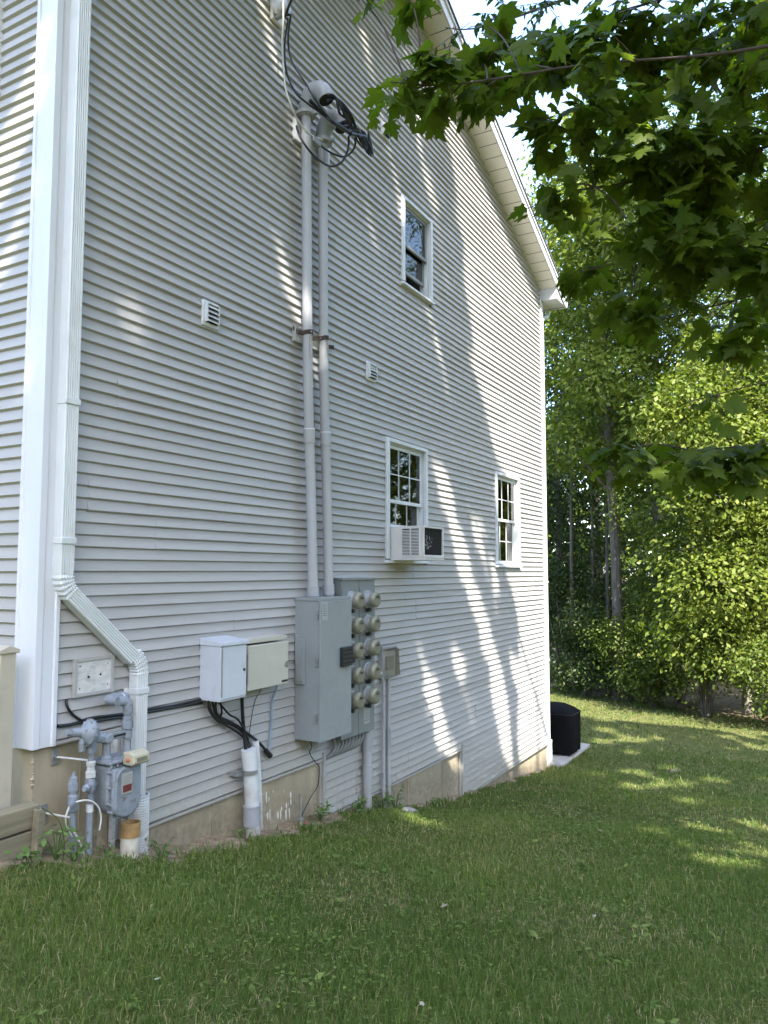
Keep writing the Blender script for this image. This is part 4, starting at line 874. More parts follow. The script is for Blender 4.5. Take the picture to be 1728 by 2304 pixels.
put('cover', MB().add(vs, fs), 'grill_cover', gl, smooth=50)
for x in (13.38, 13.82):
    for y in (-.16, .9): put('wheel', MB().cyl((x-.02, y, -1.45), (x+.02, y, -1.45), .05, n=14), 'black_plastic', gl)
gl.location.z -= .075
put('seam', MB().add(cover_ring(-.805, .323, .624)+cover_ring(-.79, .323, .622), [(k, (k+1) % 48, 48+(k+1) % 48, 48+k) for k in range(48)]), 'black_plastic', gl, smooth=0)

# ------------------------------------------------------------------ leaves and trees
def leaf_tpl(kind):
    if kind == 'maple':
        h = [(0.0, 0.0), (.13, -.06), (.40, .0), (.29, .12), (.33, .2), (.56, .40), (.40, .41), (.38, .48), (.20, .44), (.27, .66), (.14, .67), (.09, .80), (0, 1.0)]
        o = h+[(-x, y) for x, y in h[-2:0:-1]]
        V = [(0, .36, .03)]+[(x, y, -.10*abs(x)*1.6-.10*y*y) for x, y in o]; n = len(o)
        F = [(0, 1+i, 1+(i+1) % n) for i in range(n)]
    elif kind == 'star':
        o = [(0, 0), (.45, .05), (.3, .2), (.52, .45), (.2, .5), (0, 1), (-.2, .5), (-.52, .45), (-.3, .2), (-.45, .05)]
        V = [(0, .36, .03)]+[(x, y, -.08*abs(x)) for x, y in o]; n = len(o); F = [(0, 1+i, 1+(i+1) % n) for i in range(n)]
    elif kind == 'lance':
        V = [(0, 0, 0), (.2, .35, -.04), (.14, .68, -.08), (0, 1, -.16), (-.14, .68, -.08), (-.2, .35, -.04), (0, .4, .03)]
        F = [(6, 0, 1), (6, 1, 2), (6, 2, 3), (6, 3, 4), (6, 4, 5), (6, 5, 0)]
    else:   # simple folded leaf
        V = [(0, 0, 0), (.27, .5, -.05), (0, 1, -.12), (-.27, .5, -.05)]; F = [(0, 1, 2), (0, 2, 3)]
    V = np.array(V, float); return V, np.array(F)
TPL = {k: leaf_tpl(k) for k in ('maple', 'star', 'lance', 'leaf')}
def scatter_leaves(pos, kind, size, droop=.5, out=None, flat=.6, jit=.35):
    """axes for leaves at pos: tips hang down and outwards, faces look up"""
    n = len(pos)
    d = rng.normal(size=(n, 3)); d[:, 2] *= .4
    if out is not None: d = d+1.2*out
    ay = unit(unit(d)*np.array([1, 1, .5])+np.array([0, 0, -droop])+rng.normal(size=(n, 3))*.2)
    up = np.tile(np.array([0, 0, 1.0]), (n, 1))*flat+rng.normal(size=(n, 3))*(1-flat)
    if out is not None: up = up+out*.35
    ax = unit(np.cross(ay, up)); az = np.cross(ax, ay)
    sc = size*rng.uniform(1-jit, 1+jit, n)
    T, F = TPL[kind]; V, FF = instances(T, F, pos, ax, ay, az, sc)
    return V, FF, len(T)
def crown(parent, name, pos, kind, size, material, droop=.5, out=None, flat=.6, rnd=None):
    V, F, k = scatter_leaves(pos, kind, size, droop, out, flat)
    r = np.clip(rng.normal(.45, .24, len(pos)), 0, 1) if rnd is None else rnd
    return npput(name, V, F, material, parent, rnd=np.repeat(r, k))

# ---- the maple beside the camera: boughs reach in from the right, crown shades wall and lawn
def streak(c, z, f, ph):
    return np.sin(c*f+ph)+.7*np.sin(c*f*2.17+ph*2.3+.25*np.sin(z*1.3))+.5*np.sin(c*f*4.3-ph+z*.6)
def ramp01(v, a, b):
    t = np.clip((v-a)/(b-a), 0, 1); return t*t*(3-2*t)
def lit_wall(x, z):
    """how likely a leaf above may shade the wall at (x,z): 1 shade, 0 open to the sun"""
    xb = np.interp(z, [-1.5, 0.5, 2.2, 2.8, 3.5, 4.6, 6.0, 7.3, 8.2], [11.0, 11.2, 11.3, 10.9, 10.25, 9.55, 9.2, 8.8, 8.6])
    c = x+.61*z+.10*np.sin(z*2.1+x)               # nearly constant along a ray's trace on the wall
    d = np.ones_like(x); br = .75*np.sin(z*3.3+4.1*c)+.6*np.sin(z*7.1-3*c+1)+.45*np.sin(z*13+7*c)
    fine = streak(c, z, 6.7, 2.)+.6*br
    lo = streak(c, z, 3.1, .7)+.7*fine+.5*br
    d = np.where((z < 3.1), np.minimum(d, 1-ramp01(lo-1.6*np.clip((8.3-x)/1.6, -.35, 1.6)-.9*np.clip((z-2.3)/.8, 0, 1), -.15, .75)), d)
    d = np.where((z >= 2.6), np.minimum(d, 1-ramp01(fine-3.2*np.clip((xb-x)/.75, 0, 1)+.3, -.2, .6)), d)
    m = streak(c, z, 5.2, 1.1)+.5*streak(c, z, 12, .3)+.5*br
    d = np.where((x > 5.9) & (x < 8.8) & (z > 2.3), np.minimum(d, 1-ramp01(m, .95, 1.45)), d)
    k = 4.95+(6.7-z)*.2; q = streak(c, z, 8, .4)+.4*br-2.2*np.clip((np.abs(x-k)-.22)/.3, 0, 3)
    d = np.where(z > 3.2, np.minimum(d, 1-ramp01(q, -.5, .2)), d)
    d = np.where((x > 3.2) & (x < 6) & (z > 1.8), np.minimum(d, 1-ramp01(streak(c, z, 4.4, 2.2)+.4*br, 1.2, 1.7)), d)
    d = np.where((x > 7.0) & (x < 8.3) & (z > .9) & (z < 2.25), np.maximum(d, .9), d)
    return np.where(x > xb, 0.0, d**1.5)
def lit_ground(x, y):
    n = np.sin(x*1.3+y*.9+.4)*.4+np.sin(x*.73-y*2.1+1.3)*.45+np.sin(x*3.1+y*4.3)*.45+np.sin(x*5.3-y*6.1+.5)*.35
    d = np.where(x < 6.0, 1.0, 1-ramp01(n, .22, .6))
    sx, sy, sz = project(np.stack([x, y, np.interp(x, QX, QZ)], 1))
    seen = (sz > 0) & (sx > -350) & (sx < 2100) & (sy < 2700) & (x < 18.5)
    return np.where(seen, d, 0.0)
def lit_wood(P):
    """leaves that keep the hollow beside the house corner dark"""
    t = P[:, 2]-4.0; q = np.stack([P[:, 0]+LX*t, P[:, 1]+LY*t, np.full(len(P), 4.0)], 1); sx, sy, sz = project(q)
    return (q[:, 0] > 20) & (q[:, 0] < 33) & (sx > 1100) & (sx < 1375)
def shade_keep(P):  # thins the unseen crowns so their shadows make a planned light pattern
    s = np.clip(-P[:, 1]/LY, 0, 50); wx = P[:, 0]+LX*s; wz = P[:, 2]-s
    onwall = (wx > XL) & (wx < XR+.4) & (wz > gz(wx, np.zeros_like(wx)))
    g = np.interp(P[:, 0]+5, QX, QZ); t = P[:, 2]-g; gx_, gy_ = P[:, 0]+LX*t, P[:, 1]+LY*t
    pr = np.where(onwall, lit_wall(wx, wz), np.maximum(lit_ground(gx_, gy_), .95*lit_wood(P)*(gx_ > 19)))
    s2 = (XL-P[:, 0])/LX; ly, lz = P[:, 1]+LY*s2, P[:, 2]-s2; onleft = (s2 > 0) & (ly > 0) & (ly < 1.6) & (lz > .5)
    pr = np.where(onleft, np.where(lz > 2.6, 1-ramp01(streak(ly+.62*lz, lz, 4.5, .9), .0, .5), 1.0), pr)
    sx, sy, sz = project(P); inview = (sz > 0) & (sx > -150) & (sx < 1880) & (sy > -170) & (sy < 2500)
    return (rng.uniform(size=len(P)) < pr) & ~inview & (P[:, 1] < -1.0)
def shade_crown(center, rad, n, zmin, per=8, spread=.3):
    c = np.array(center); u = unit(rng.normal(size=(n, 3)))*(rng.uniform(0, 1, (n, 1))**.42)
    P = c+u*np.array(rad); P = P[P[:, 2] > zmin]
    P = np.repeat(P, per, 0)+rng.normal(size=(len(P)*per, 3))*spread*np.array([1, 1, .55])
    return P[shade_keep(P)]
def limb_tubes(mb, base, tips, r0, r1=.02, bow=.6):
    for t in tips:
        b = Vector(base); t = Vector(t); m = (b+t)/2+Vector((0, 0, bow)); mb.tube([b, b.lerp(m, .5)+Vector((0, 0, .1)), m, m.lerp(t, .6), t], [r0, r0*.75, r0*.5, r1*1.6, r1], 8, 3)
def ok_view(P):
    sx, sy, sz = project(P); return ~((sz > 0) & (sx > -150) & (sx < 1880) & (sy > -170) & (sy < 2500))
mp = empty('maple_tree', (4.8, -8.2, -.6), 'overhanging maple with big lobed leaves filling the upper right', 'tree')
tr = MB().tube([(4.8, -8.2, -.9), (4.75, -8.2, 1.5), (4.6, -8.0, 4), (4.0, -7.8, 8.5), (2.6, -7.6, 16)], [.32, .25, .22, .17, .05], 14, 4)
limb_tubes(tr, (4.6, -8.0, 4.2), [(-2, -7.6, 12), (1.5, -6.2, 13), (5.6, -6.6, 11), (-.5, -9.5, 14), (5.5, -9.6, 12)], .13)
put('trunk', tr, 'bark', mp)
P = shade_crown((1.6, -7.6, 13.2), (6.4, 3.8, 6.4), 9000, 5.5)
crown(mp, 'crown', P, 'star', .17, 'maple_leaf', .45)
# visible boughs: main stem points, then leafy side twigs
BOUGHS = [
    ([(4.9, -7.2, 4.6), (4.8, -5.4, 4.55), (4.35, -3.9, 4.35), (3.95, -3.0, 4.30), (3.55, -2.4, 4.15), (3.33, -2.14, 4.12)], 1.0, 150, .34),
    ([(4.9, -7.2, 4.9), (4.9, -5.2, 5.1), (4.6, -4.0, 4.95), (4.3, -3.1, 4.8)], .9, 90, .3),
    ([(5.0, -7.0, 4.4), (5.2, -5.2, 4.35), (4.9, -4.0, 4.1), (4.55, -3.15, 3.9), (4.35, -2.85, 3.82)], .9, 150, .36),
    ([(5.0, -7.0, 4.2), (5.5, -5.6, 4.2), (5.3, -4.4, 3.95), (4.95, -3.4, 3.62), (4.65, -2.75, 3.45)], .9, 140, .34),
    ([(5.0, -7.0, 4.0), (5.6, -5.8, 3.8), (5.5, -4.6, 3.55), (5.2, -3.6, 3.3), (4.95, -3.05, 3.15)], .8, 120, .34),
    ([(5.1, -7.2, 3.6), (5.7, -6.0, 3.4), (5.6, -4.9, 3.05), (5.35, -3.9, 2.82), (5.1, -3.3, 2.66)], .7, 75, .26),
    ([(5.1, -7.2, 3.0), (5.9, -6.0, 2.75), (5.9, -4.9, 2.5), (5.5, -3.75, 2.42), (5.2, -3.15, 2.36)], .7, 80, .24),
    ([(5.2, -7.0, 5.2), (5.6, -5.2, 5.6), (5.3, -4.1, 5.3), (5.0, -3.5, 5.1)], .9, 100, .36),
    ([(4.9, -7.0, 4.5), (5.0, -5.2, 4.9), (5.0, -4.4, 4.7), (4.75, -3.7, 4.45)], .8, 130, .42),
]
wood = MB(); LP = []; LO = []
for pts, rr, nl, sp in BOUGHS:
    wood.tube(pts, [.018*rr+.004, .011*rr+.003, .007, .005, .003], 7, 5)
    A = [Vector(p) for p in pts]; cum = [0]
    for i in range(len(A)-1): cum.append(cum[-1]+(A[i+1]-A[i]).length)
    start = .32
    nt_ = max(6, nl//9)
    for k in range(nt_):
        t = (start+(1-start)*(k+.5*random.random())/nt_)*cum[-1]
        i = max(j for j in range(len(cum)) if cum[j] <= t+1e-9); i = min(i, len(A)-2)
        q = A[i].lerp(A[i+1], (t-cum[i])/(cum[i+1]-cum[i])); fwd = (A[i+1]-A[i]).normalized()
        side = fwd.cross(Vector((0, 0, 1))).normalized()*random.choice((-1, 1))
        e = q+(fwd*random.uniform(.2, 1)+side*random.uniform(.3, 1)+Vector((0, 0, random.uniform(-.6, .25)))).normalized()*sp*random.uniform(.5, 1.35)
        wood.tube([q, q.lerp(e, .5)+Vector((0, 0, .03)), e], [.005, .0035, .002], 5, 3)
        for m in range(9):
            s = random.uniform(.25, 1.08); c = q.lerp(e, s)+Vector((random.gauss(0, .05), random.gauss(0, .05), random.gauss(-.01, .04)))
            LP.append(c); LO.append((c-q).normalized())
MASS = [  # centre, radii, leaves: leafy masses carried by the boughs
    ((4.5, -2.65, 4.85), (0.36, 0.36, 0.26), 110),
    ((4.74, -3.08, 4.82), (0.50, 0.50, 0.40), 260),
    ((5.07, -3.66, 4.79), (0.50, 0.50, 0.45), 300),
    ((4.23, -2.87, 4.1), (0.30, 0.30, 0.24), 120),
    ((4.56, -3.25, 4.02), (0.42, 0.42, 0.34), 260),
    ((4.83, -3.72, 3.92), (0.42, 0.42, 0.40), 280),
    ((4.21, -2.79, 3.74), (0.16, 0.16, 0.10), 40),
    ((4.7, -3.41, 3.48), (0.30, 0.30, 0.20), 120),
    ((4.88, -3.73, 3.4), (0.30, 0.30, 0.22), 130),
    ((4.41, -3.12, 3.54), (0.22, 0.22, 0.16), 70),
    ((3.84, -2.43, 4.41), (0.22, 0.20, 0.13), 60),
    ((3.56, -2.29, 4.16), (0.18, 0.15, 0.13), 46),
    ((3.38, -2.17, 4.12), (0.08, 0.08, 0.12), 18),
    ((3.41, -1.92, 4.71), (0.06, 0.06, 0.05), 6),
    ((3.54, -2.15, 4.73), (0.08, 0.08, 0.06), 10),
    ((5.08, -2.9, 2.36), (0.26, 0.20, 0.09), 50),
    ((5.27, -3.22, 2.28), (0.30, 0.25, 0.12), 80),
    ((5.48, -3.6, 2.25), (0.30, 0.25, 0.13), 80),
    ((5.16, -3.55, 3.05), (0.28, 0.25, 0.12), 70),
    ((4.85, -3.23, 3.21), (0.20, 0.20, 0.10), 40),
    ((4.74, -3.04, 3.24), (0.12, 0.12, 0.07), 16),
    ((4.11, -2.52, 4.49), (0.16, 0.16, 0.12), 40),
    ((4.12, -2.38, 4.85), (0.14, 0.14, 0.10), 24),
]
for c, r, n in MASS:
    c = Vector(c); b = min((Vector(p).lerp(Vector(q), t) for pts, *_ in BOUGHS for p, q in zip(pts, pts[1:]) for t in (0, .25, .5, .75)), key=lambda v: (v-c).length+.8*max(0, c.y-v.y+.2 if v.y > c.y else 0))
    m = b.lerp(c, .55)+Vector((.03, 0, .06)); wood.tube([b, m, c], [.006, .005, .003], 5, 4)
    for k in range(max(1, n//15)):
        u = Vector((random.gauss(0, 1), random.gauss(0, 1), random.gauss(0, 1))).normalized()*random.random()**.4
        e = c+Vector((u.x*r[0], u.y*r[1], u.z*r[2])); q = c.lerp(e, random.uniform(.2, .6))
        wood.tube([q, q.lerp(e, .5)+Vector((0, 0, .02)), e], [.004, .003, .002], 4, 2)
        for m2 in range(min(12, n)):
            p = q.lerp(e, random.uniform(.3, 1.1))+Vector((random.gauss(0, .07), random.gauss(0, .07), random.gauss(0, .05))); LP.append(p); LO.append((e-q).normalized())
put('bough', wood, 'twig', mp)
LP = np.array(LP); LO = np.array(LO)
sx, sy, sz = project(LP); vis = (sx > -60) & (sx < 1790) & (sy > -60) & (sy < 1500)
order = np.argsort(np.where(vis, sz, 99)); big = order[:300]; rest = order[300:]
o_ = crown(mp, 'hanging_leaves', LP[rest], 'maple', .132, 'maple_leaf', .75, LO[rest]*.7, .72); o_['kind'] = 'stuff'
T, F = TPL['maple']; LM = []
for k in range(8):
    Tk = T.copy(); Tk[:, 2] += rng.normal(0, .02, len(T))+.06*rng.normal()*T[:, 0]; me = npmesh('leaf', Tk, F, np.full(len(T), (k+.5)/8)); me.materials.append(MATS['maple_leaf']); LM.append(me)
ml = Vector(ROOTLOC[mp.name])
for j, i in enumerate(big):
    d = rng.normal(size=3)*np.array([1, 1, .4])+.84*LO[i]; ay = unit(unit(d)*np.array([1, 1, .5])+np.array([0, 0, -.75])+rng.normal(size=3)*.2)
    ax = unit(np.cross(ay, np.array([0, 0, .72])+rng.normal(size=3)*.28+LO[i]*.25)); az = np.cross(ax, ay); q = .135*rng.uniform(.6, 1.35)
    o = bpy.data.objects.new('leaf', LM[j % 8]); COL.objects.link(o); o.parent = mp
    o.matrix_local = Matrix(((ax[0]*q, ay[0]*q, az[0]*q, LP[i][0]-ml.x), (ax[1]*q, ay[1]*q, az[1]*q, LP[i][1]-ml.y), (ax[2]*q, ay[2]*q, az[2]*q, LP[i][2]-ml.z), (0, 0, 0, 1)))

# ---- ash with a limb over the roof edge
ash = empty('ash_tree', (8.4, -10.6, -1.1), 'ash tree whose small pointed leaflets hang over the gable edge', 'tree')
tr = MB().tube([(8.4, -10.6, -1.5), (8.3, -10.5, 2), (8.2, -10.3, 6), (7.8, -10.3, 15)], [.3, .24, .2, .06], 12, 4)
limb_tubes(tr, (8.2, -10.4, 4.4), [(4.2, -9.8, 11), (11.5, -9.6, 11), (8.5, -12.5, 12)], .12)
tr.tube([(8.2, -10.3, 5.2), (8.0, -7.5, 6.9), (7.3, -4.5, 7.3), (6.8, -2.4, 6.95), (6.35, -1.5, 6.62), (6.1, -1.2, 6.55)], [.09, .06, .035, .018, .008, .004], 8, 5)
put('trunk', tr, 'bark', ash)
LP = []; LO = []; tw = MB()
for k in range(30):
    t = random.uniform(.0, 1); q = Vector((7.0, -2.9, 7.05)).lerp(Vector((6.15, -1.25, 6.57)), t)
    e = q+Vector((random.uniform(-.35, .25), random.uniform(-.3, .35), random.uniform(-.32, .28))); tw.tube([q, q.lerp(e, .5), e], .003, 5, 2)
    d = (e-q).normalized(); sd = d.cross(Vector((0, 0, 1))).normalized()
    for m in range(4):
        c = q.lerp(e, .35+.2*m)
        for s in (-1, 1): LP.append(c); LO.append(sd*s+d*.6)
    LP.append(e); LO.append(d)
put('branchlets', tw, 'twig', ash)['kind'] = 'stuff'
crown(ash, 'leaves', np.array(LP), 'lance', .085, 'ash_leaf', .5, np.array([tuple(v) for v in LO])*1.4, .7)
P = shade_crown((7.6, -10.4, 12), (6.0, 4.0, 5.0), 5200, 5.5)
crown(ash, 'crown', P, 'star', .17, 'ash_leaf', .45)
# trees out of view: two shade the lawn, the third added to darken the wood
for nm, tx, ty, cx, cy, cz, rx, ry, rz_, nn, lab in (('shade_tree', 11.6, -13.2, 11.2, -12.2, 11.5, 5.0, 4.0, 5.5, 5200, 'shade tree beside the ash, outside the picture'),
                                                  ('shade_tree', -4.6, -9.4, -3.6, -8.6, 14, 4.8, 4.2, 6.5, 7000, 'tall shade tree behind the viewer, outside the picture'),
                                                  ('shade_tree', 18.0, -7.6, 16.6, -6.6, 14.5, 4.6, 3.4, 8.0, 7000, 'unseen tall tree added at the wood edge to darken the hollow')):
    t = empty(nm, (tx, ty, float(gz(tx, ty))), lab, 'tree')
    m = MB().tube([(tx, ty, -1.8), (tx, ty, 2), (tx*.9+cx*.1, ty*.9+cy*.1, 6), (cx, cy, cz+4)], [.33, .26, .22, .06], 12, 4)
    limb_tubes(m, (tx, ty, 4.3), [(cx-2.5, cy-1, cz), (cx+2.5, cy-.5, cz), (cx, cy+1.5, cz+2), (cx+.5, cy-2.5, cz+1)], .12); put('trunk', m, 'bark', t)
    P = shade_crown((cx, cy, cz), (rx, ry, rz_), nn, 5.5)
    crown(t, 'crown', P, 'star', .18, 'maple_leaf', .45)

# ---- the wood behind the lawn
def blob_points(blobs, n, shell=.55):
    vol = np.array([b[3]*b[4]*b[5] for b in blobs])**.75; cnt = np.maximum(1, (n*vol/vol.sum()).astype(int)); out = []; dirs = []
    for (x, y, z, a, b, c), k in zip(blobs, cnt):
        u = unit(rng.normal(size=(k, 3))); r = rng.uniform(shell, 1.05, (k, 1)); out.append(np.array([x, y, z])+u*r*np.array([a, b, c])); dirs.append(u)
    return np.concatenate(out), np.concatenate(dirs)
def wood_tree(x, y, h, rad, zlow, nclump, per, material, kind, size, label, bark='bark', lean=(0, 0), name='forest_tree', spread=.24):
    z0 = float(gz(x, y)); t = empty(name, (x, y, z0), label, 'tree', 'trees at the edge of the wood')
    tx, ty = x+lean[0], y+lean[1]
    m = MB(); top = (tx, ty, z0+h*.93); r0 = .045+h*.006
    spine = [Vector((x, y, z0-.3)), Vector((x+lean[0]*.15+random.uniform(-.1, .1), y+lean[1]*.15, z0+h*.25)), Vector((x+lean[0]*.5, y+lean[1]*.5+random.uniform(-.15, .15), z0+h*.55)), Vector(top)]
    m.tube(spine, [r0*1.3, r0, r0*.7, r0*.15], 10, 4)
    blobs = []; nb = 18
    for k in range(nb):
        f = zlow+(1-zlow)*(k+.5)/nb; a = k*2.4+random.uniform(-.4, .4); rr = rad*(1-abs(f-.5*(1+zlow)-.02)**1.7*1.1)*random.uniform(.6, 1.0)
        px = x+lean[0]*f+rr*.62*math.cos(a); py = y+lean[1]*f+rr*.62*math.sin(a); pz = z0+h*f
        s = rad*random.uniform(.40, .62); blobs.append((px, py, pz, s, s, s*.68))
        b = Vector((x+lean[0]*f*.85, y+lean[1]*f*.85, z0+h*(f-.10))); e = Vector((px, py, pz))
        m.tube([b, b.lerp(e, .5)+Vector((0, 0, .12)), e], [r0*.35, r0*.2, .012], 6, 3)
        for q in range(2):
            e2 = e+Vector((random.uniform(-1, 1), random.uniform(-1, 1), random.uniform(-.5, .5)))*s; m.tube([e, e.lerp(e2, .5)+Vector((0, 0, .06)), e2], [.012, .008, .004], 5, 2)
    put('trunk', m, bark, t)
    C, D = blob_points(blobs, int(nclump*3.6)); P = np.repeat(C, per, 0)+rng.normal(size=(len(C)*per, 3))*spread*np.array([1, 1, .5]); D = np.repeat(D, per, 0)
    tone = np.repeat(np.clip(rng.normal(.5, .2, len(C)), 0, 1), per)
    crown(t, 'crown', P, kind, size, material, .6, D*.5, .55, rnd=np.clip(tone+rng.normal(0, .12, len(P)), 0, 1))
    return t
W = [  # x, y, height, radius, crown from, clumps, leaves each, material, template, leaf size, label, bark, lean
    (22.6, 1.0, 15.5, 2.8, .42, 1300, 8, 'wood_leaf_lime', 'leaf', 0.148, 'tall lime-green tree with a slim trunk nearest the house corner', 'bark', (-1.2, -.2)),
    (23.4, -1.2, 17.5, 3.2, .25, 1500, 8, 'wood_leaf', 'leaf', 0.111, 'tall leafy tree in the middle of the wood edge', 'bark', (-.6, .0)),
    (21.6, -2.4, 9.0, 2.4, .16, 1200, 8, 'wood_leaf_lime', 'leaf', 0.133, 'shorter yellow-green tree leaning over the lawn edge', 'bark_pale', (-.9, .3)),
    (22.0, -5.0, 15.0, 3.2, .2, 1300, 8, 'wood_leaf', 'leaf', 0.111, 'broad green tree at the far right of the wood', 'bark', (-.5, .2)),
    (25.8, 3.6, 13.5, 2.8, .12, 900, 8, 'wood_leaf_shaded', 'leaf', 0.118, 'dark tree deep behind the house corner', 'bark', (.0, .0)),
    (27.0, 6.4, 14.0, 3.2, .1, 600, 8, 'wood_leaf_shaded', 'leaf', 0.126, 'shaded tree farthest behind the house', 'bark', (0, 0)),
    (27.2, .6, 19.0, 3.6, .15, 900, 8, 'wood_leaf', 'leaf', 0.126, 'tallest tree standing behind the middle of the wood', 'bark_pale', (0, 0)),
    (27.0, -3.4, 17.0, 3.6, .12, 900, 8, 'wood_leaf', 'leaf', 0.126, 'tall back-row tree seen between the front crowns', 'bark', (0, 0)),
    (21.2, -8.4, 13.0, 3.2, .2, 700, 8, 'wood_leaf', 'leaf', 0.118, 'green tree continuing the wood past the picture edge', 'bark', (0, 0)),
    (31.5, 3.6, 17.0, 4.2, .05, 700, 8, 'wood_leaf_shaded', 'leaf', 0.148, 'shadowy tree filling the gap behind the wood, nearer the house', 'bark', (0, 0)),
    (31.5, -2.0, 19.0, 4.2, .05, 700, 8, 'wood_leaf', 'leaf', 0.148, 'shadowy tree filling the gap behind the wood, farther right', 'bark', (0, 0)),
]
for a in W: wood_tree(*a[:12], lean=a[12])
# slim bare trunks in the dark at the left of the wood
for x, y, h, lab in ((23.6, 2.55, 6.5, 'slim dark trunk in the shade nearest the house'), (24.4, 2.1, 7, 'slim dark trunk second from the house corner'), (24.0, 1.55, 6, 'slim leaning trunk in the shade, third from the house corner')):
    o = put('bare_trunk', MB().tube([(x, y, -2.4), (x+.1, y+.05, 1), (x+.05, y-.05, h)], [.07, .055, .03], 8, 3), 'bark'); tag(o, lab, 'tree trunk', 'slim trunks in the shade')
def shrub(x, y, h, rad, n, per, label, material='shrub_leaf', size=.095, kind='leaf'):
    z0 = float(gz(x, y)); s = empty('shrub', (x, y, z0), label, 'shrub', 'shrubs along the lawn edge'); m = MB(); blobs = []
    for k in range(9):
        a = k*2.399; rr = rad*random.uniform(.2, .75); e = Vector((x+rr*math.cos(a), y+rr*math.sin(a), z0+h*random.uniform(.25, .85)))
        m.tube([(x+.05*math.cos(a), y+.05*math.sin(a), z0-.1), Vector((x, y, z0)).lerp(e, .5)+Vector((0, 0, .1)), e], [.02, .012, .005], 5, 3)
        q = rad*random.uniform(.38, .55); blobs.append((*e, q, q, min(q*.8, h*.4)))
    put('stem', m, 'bark', s); C, D = blob_points(blobs, int(n*1.7), .5); C[:, 2] = np.maximum(C[:, 2], z0+.05)
    P = np.repeat(C, per, 0)+rng.normal(size=(len(C)*per, 3))*.13; D = np.repeat(D, per, 0); P[:, 2] = np.maximum(P[:, 2], z0+.03)
    tone = np.repeat(np.clip(rng.normal(.5, .22, len(C)), 0, 1), per)
    crown(s, 'foliage', P, kind, size, material, .5, D*.6, .5, rnd=np.clip(tone+rng.normal(0, .1, len(P)), 0, 1))
for a in ((20.7, -1.5, 2.9, 1.35, 420, 7, 'bright sunlit shrub bulging over the lawn edge'), (19.6, -3.2, 2.2, 1.3, 420, 7, 'shrub at the right edge of the picture, low and rounded'),
          (21.6, -.1, 2.1, 1.2, 340, 7, 'rounded shrub left of the bright one at the lawn edge'), (22.7, 1.2, 1.3, 1.1, 260, 7, 'low dark shrub in front of the slim trunks', 'wood_leaf_shaded'),
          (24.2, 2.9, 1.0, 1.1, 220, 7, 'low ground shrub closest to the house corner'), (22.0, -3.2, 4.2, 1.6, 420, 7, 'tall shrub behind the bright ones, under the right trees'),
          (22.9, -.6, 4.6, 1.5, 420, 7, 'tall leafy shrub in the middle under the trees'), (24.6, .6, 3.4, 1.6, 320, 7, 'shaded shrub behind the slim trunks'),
          (22.2, .75, 2.6, 1.2, 380, 7, 'leafy shrub hiding the foot of the lime-green tree'), (23.1, 2.0, 2.9, 1.15, 420, 7, 'dark shrub filling the hollow before the slim trunks', 'wood_leaf_shaded'), (24.0, 2.9, 4.4, 1.3, 420, 7, 'tall shrub closest beside the far downspout', 'wood_leaf_shaded'), (27.6, 2.6, 4.2, 2.0, 320, 7, 'tall dim shrub far back in the dark recess', 'wood_leaf_shaded'), (28.4, -.6, 4.6, 2.2, 320, 7, 'tall dim shrub far back behind the middle trees'), (25.6, 2.0, 2.6, 1.3, 300, 7, 'dim shrub between the slim trunks and the recess', 'wood_leaf_shaded'),
          (19.6, -5.6, 2.8, 1.6, 320, 7, 'shrub just beyond the right edge of the picture'), (26.5, 3.6, 3.0, 1.8, 260, 7, 'dim shrub deep in the shade behind the house', 'wood_leaf_shaded')):
    shrub(*a)

# the wood closes the view on every side of the garden: one far mass of foliage
nb = 36000; ang = rng.uniform(0, 2*np.pi, nb); rad = rng.uniform(0, 1, nb)
bx = 12+np.cos(ang)*(30+rad*9); by = -2+np.sin(ang)*(30+rad*9); hgt = 10.5+2.2*np.sin(ang*9)+1.6*np.sin(ang*23+1)+7*np.clip(np.cos(ang+.75), 0, 1)**2
bz = gz(bx, by)+hgt*rng.uniform(0, 1, nb)**.85
P = np.stack([bx, by, bz], 1); o_ = unit(np.stack([-np.cos(ang), -np.sin(ang), np.zeros(nb)], 1))
V_, F_, k_ = scatter_leaves(P, 'star', 1.0, .4, o_*.8, .5)
wb_ = npput('woodland', V_, F_, 'wood_leaf', rnd=np.repeat(np.clip(rng.normal(.4, .25, nb), 0, 1), k_)); tag(wb_, 'far mass of woodland foliage closing the view behind everything', 'woodland', kind='stuff')

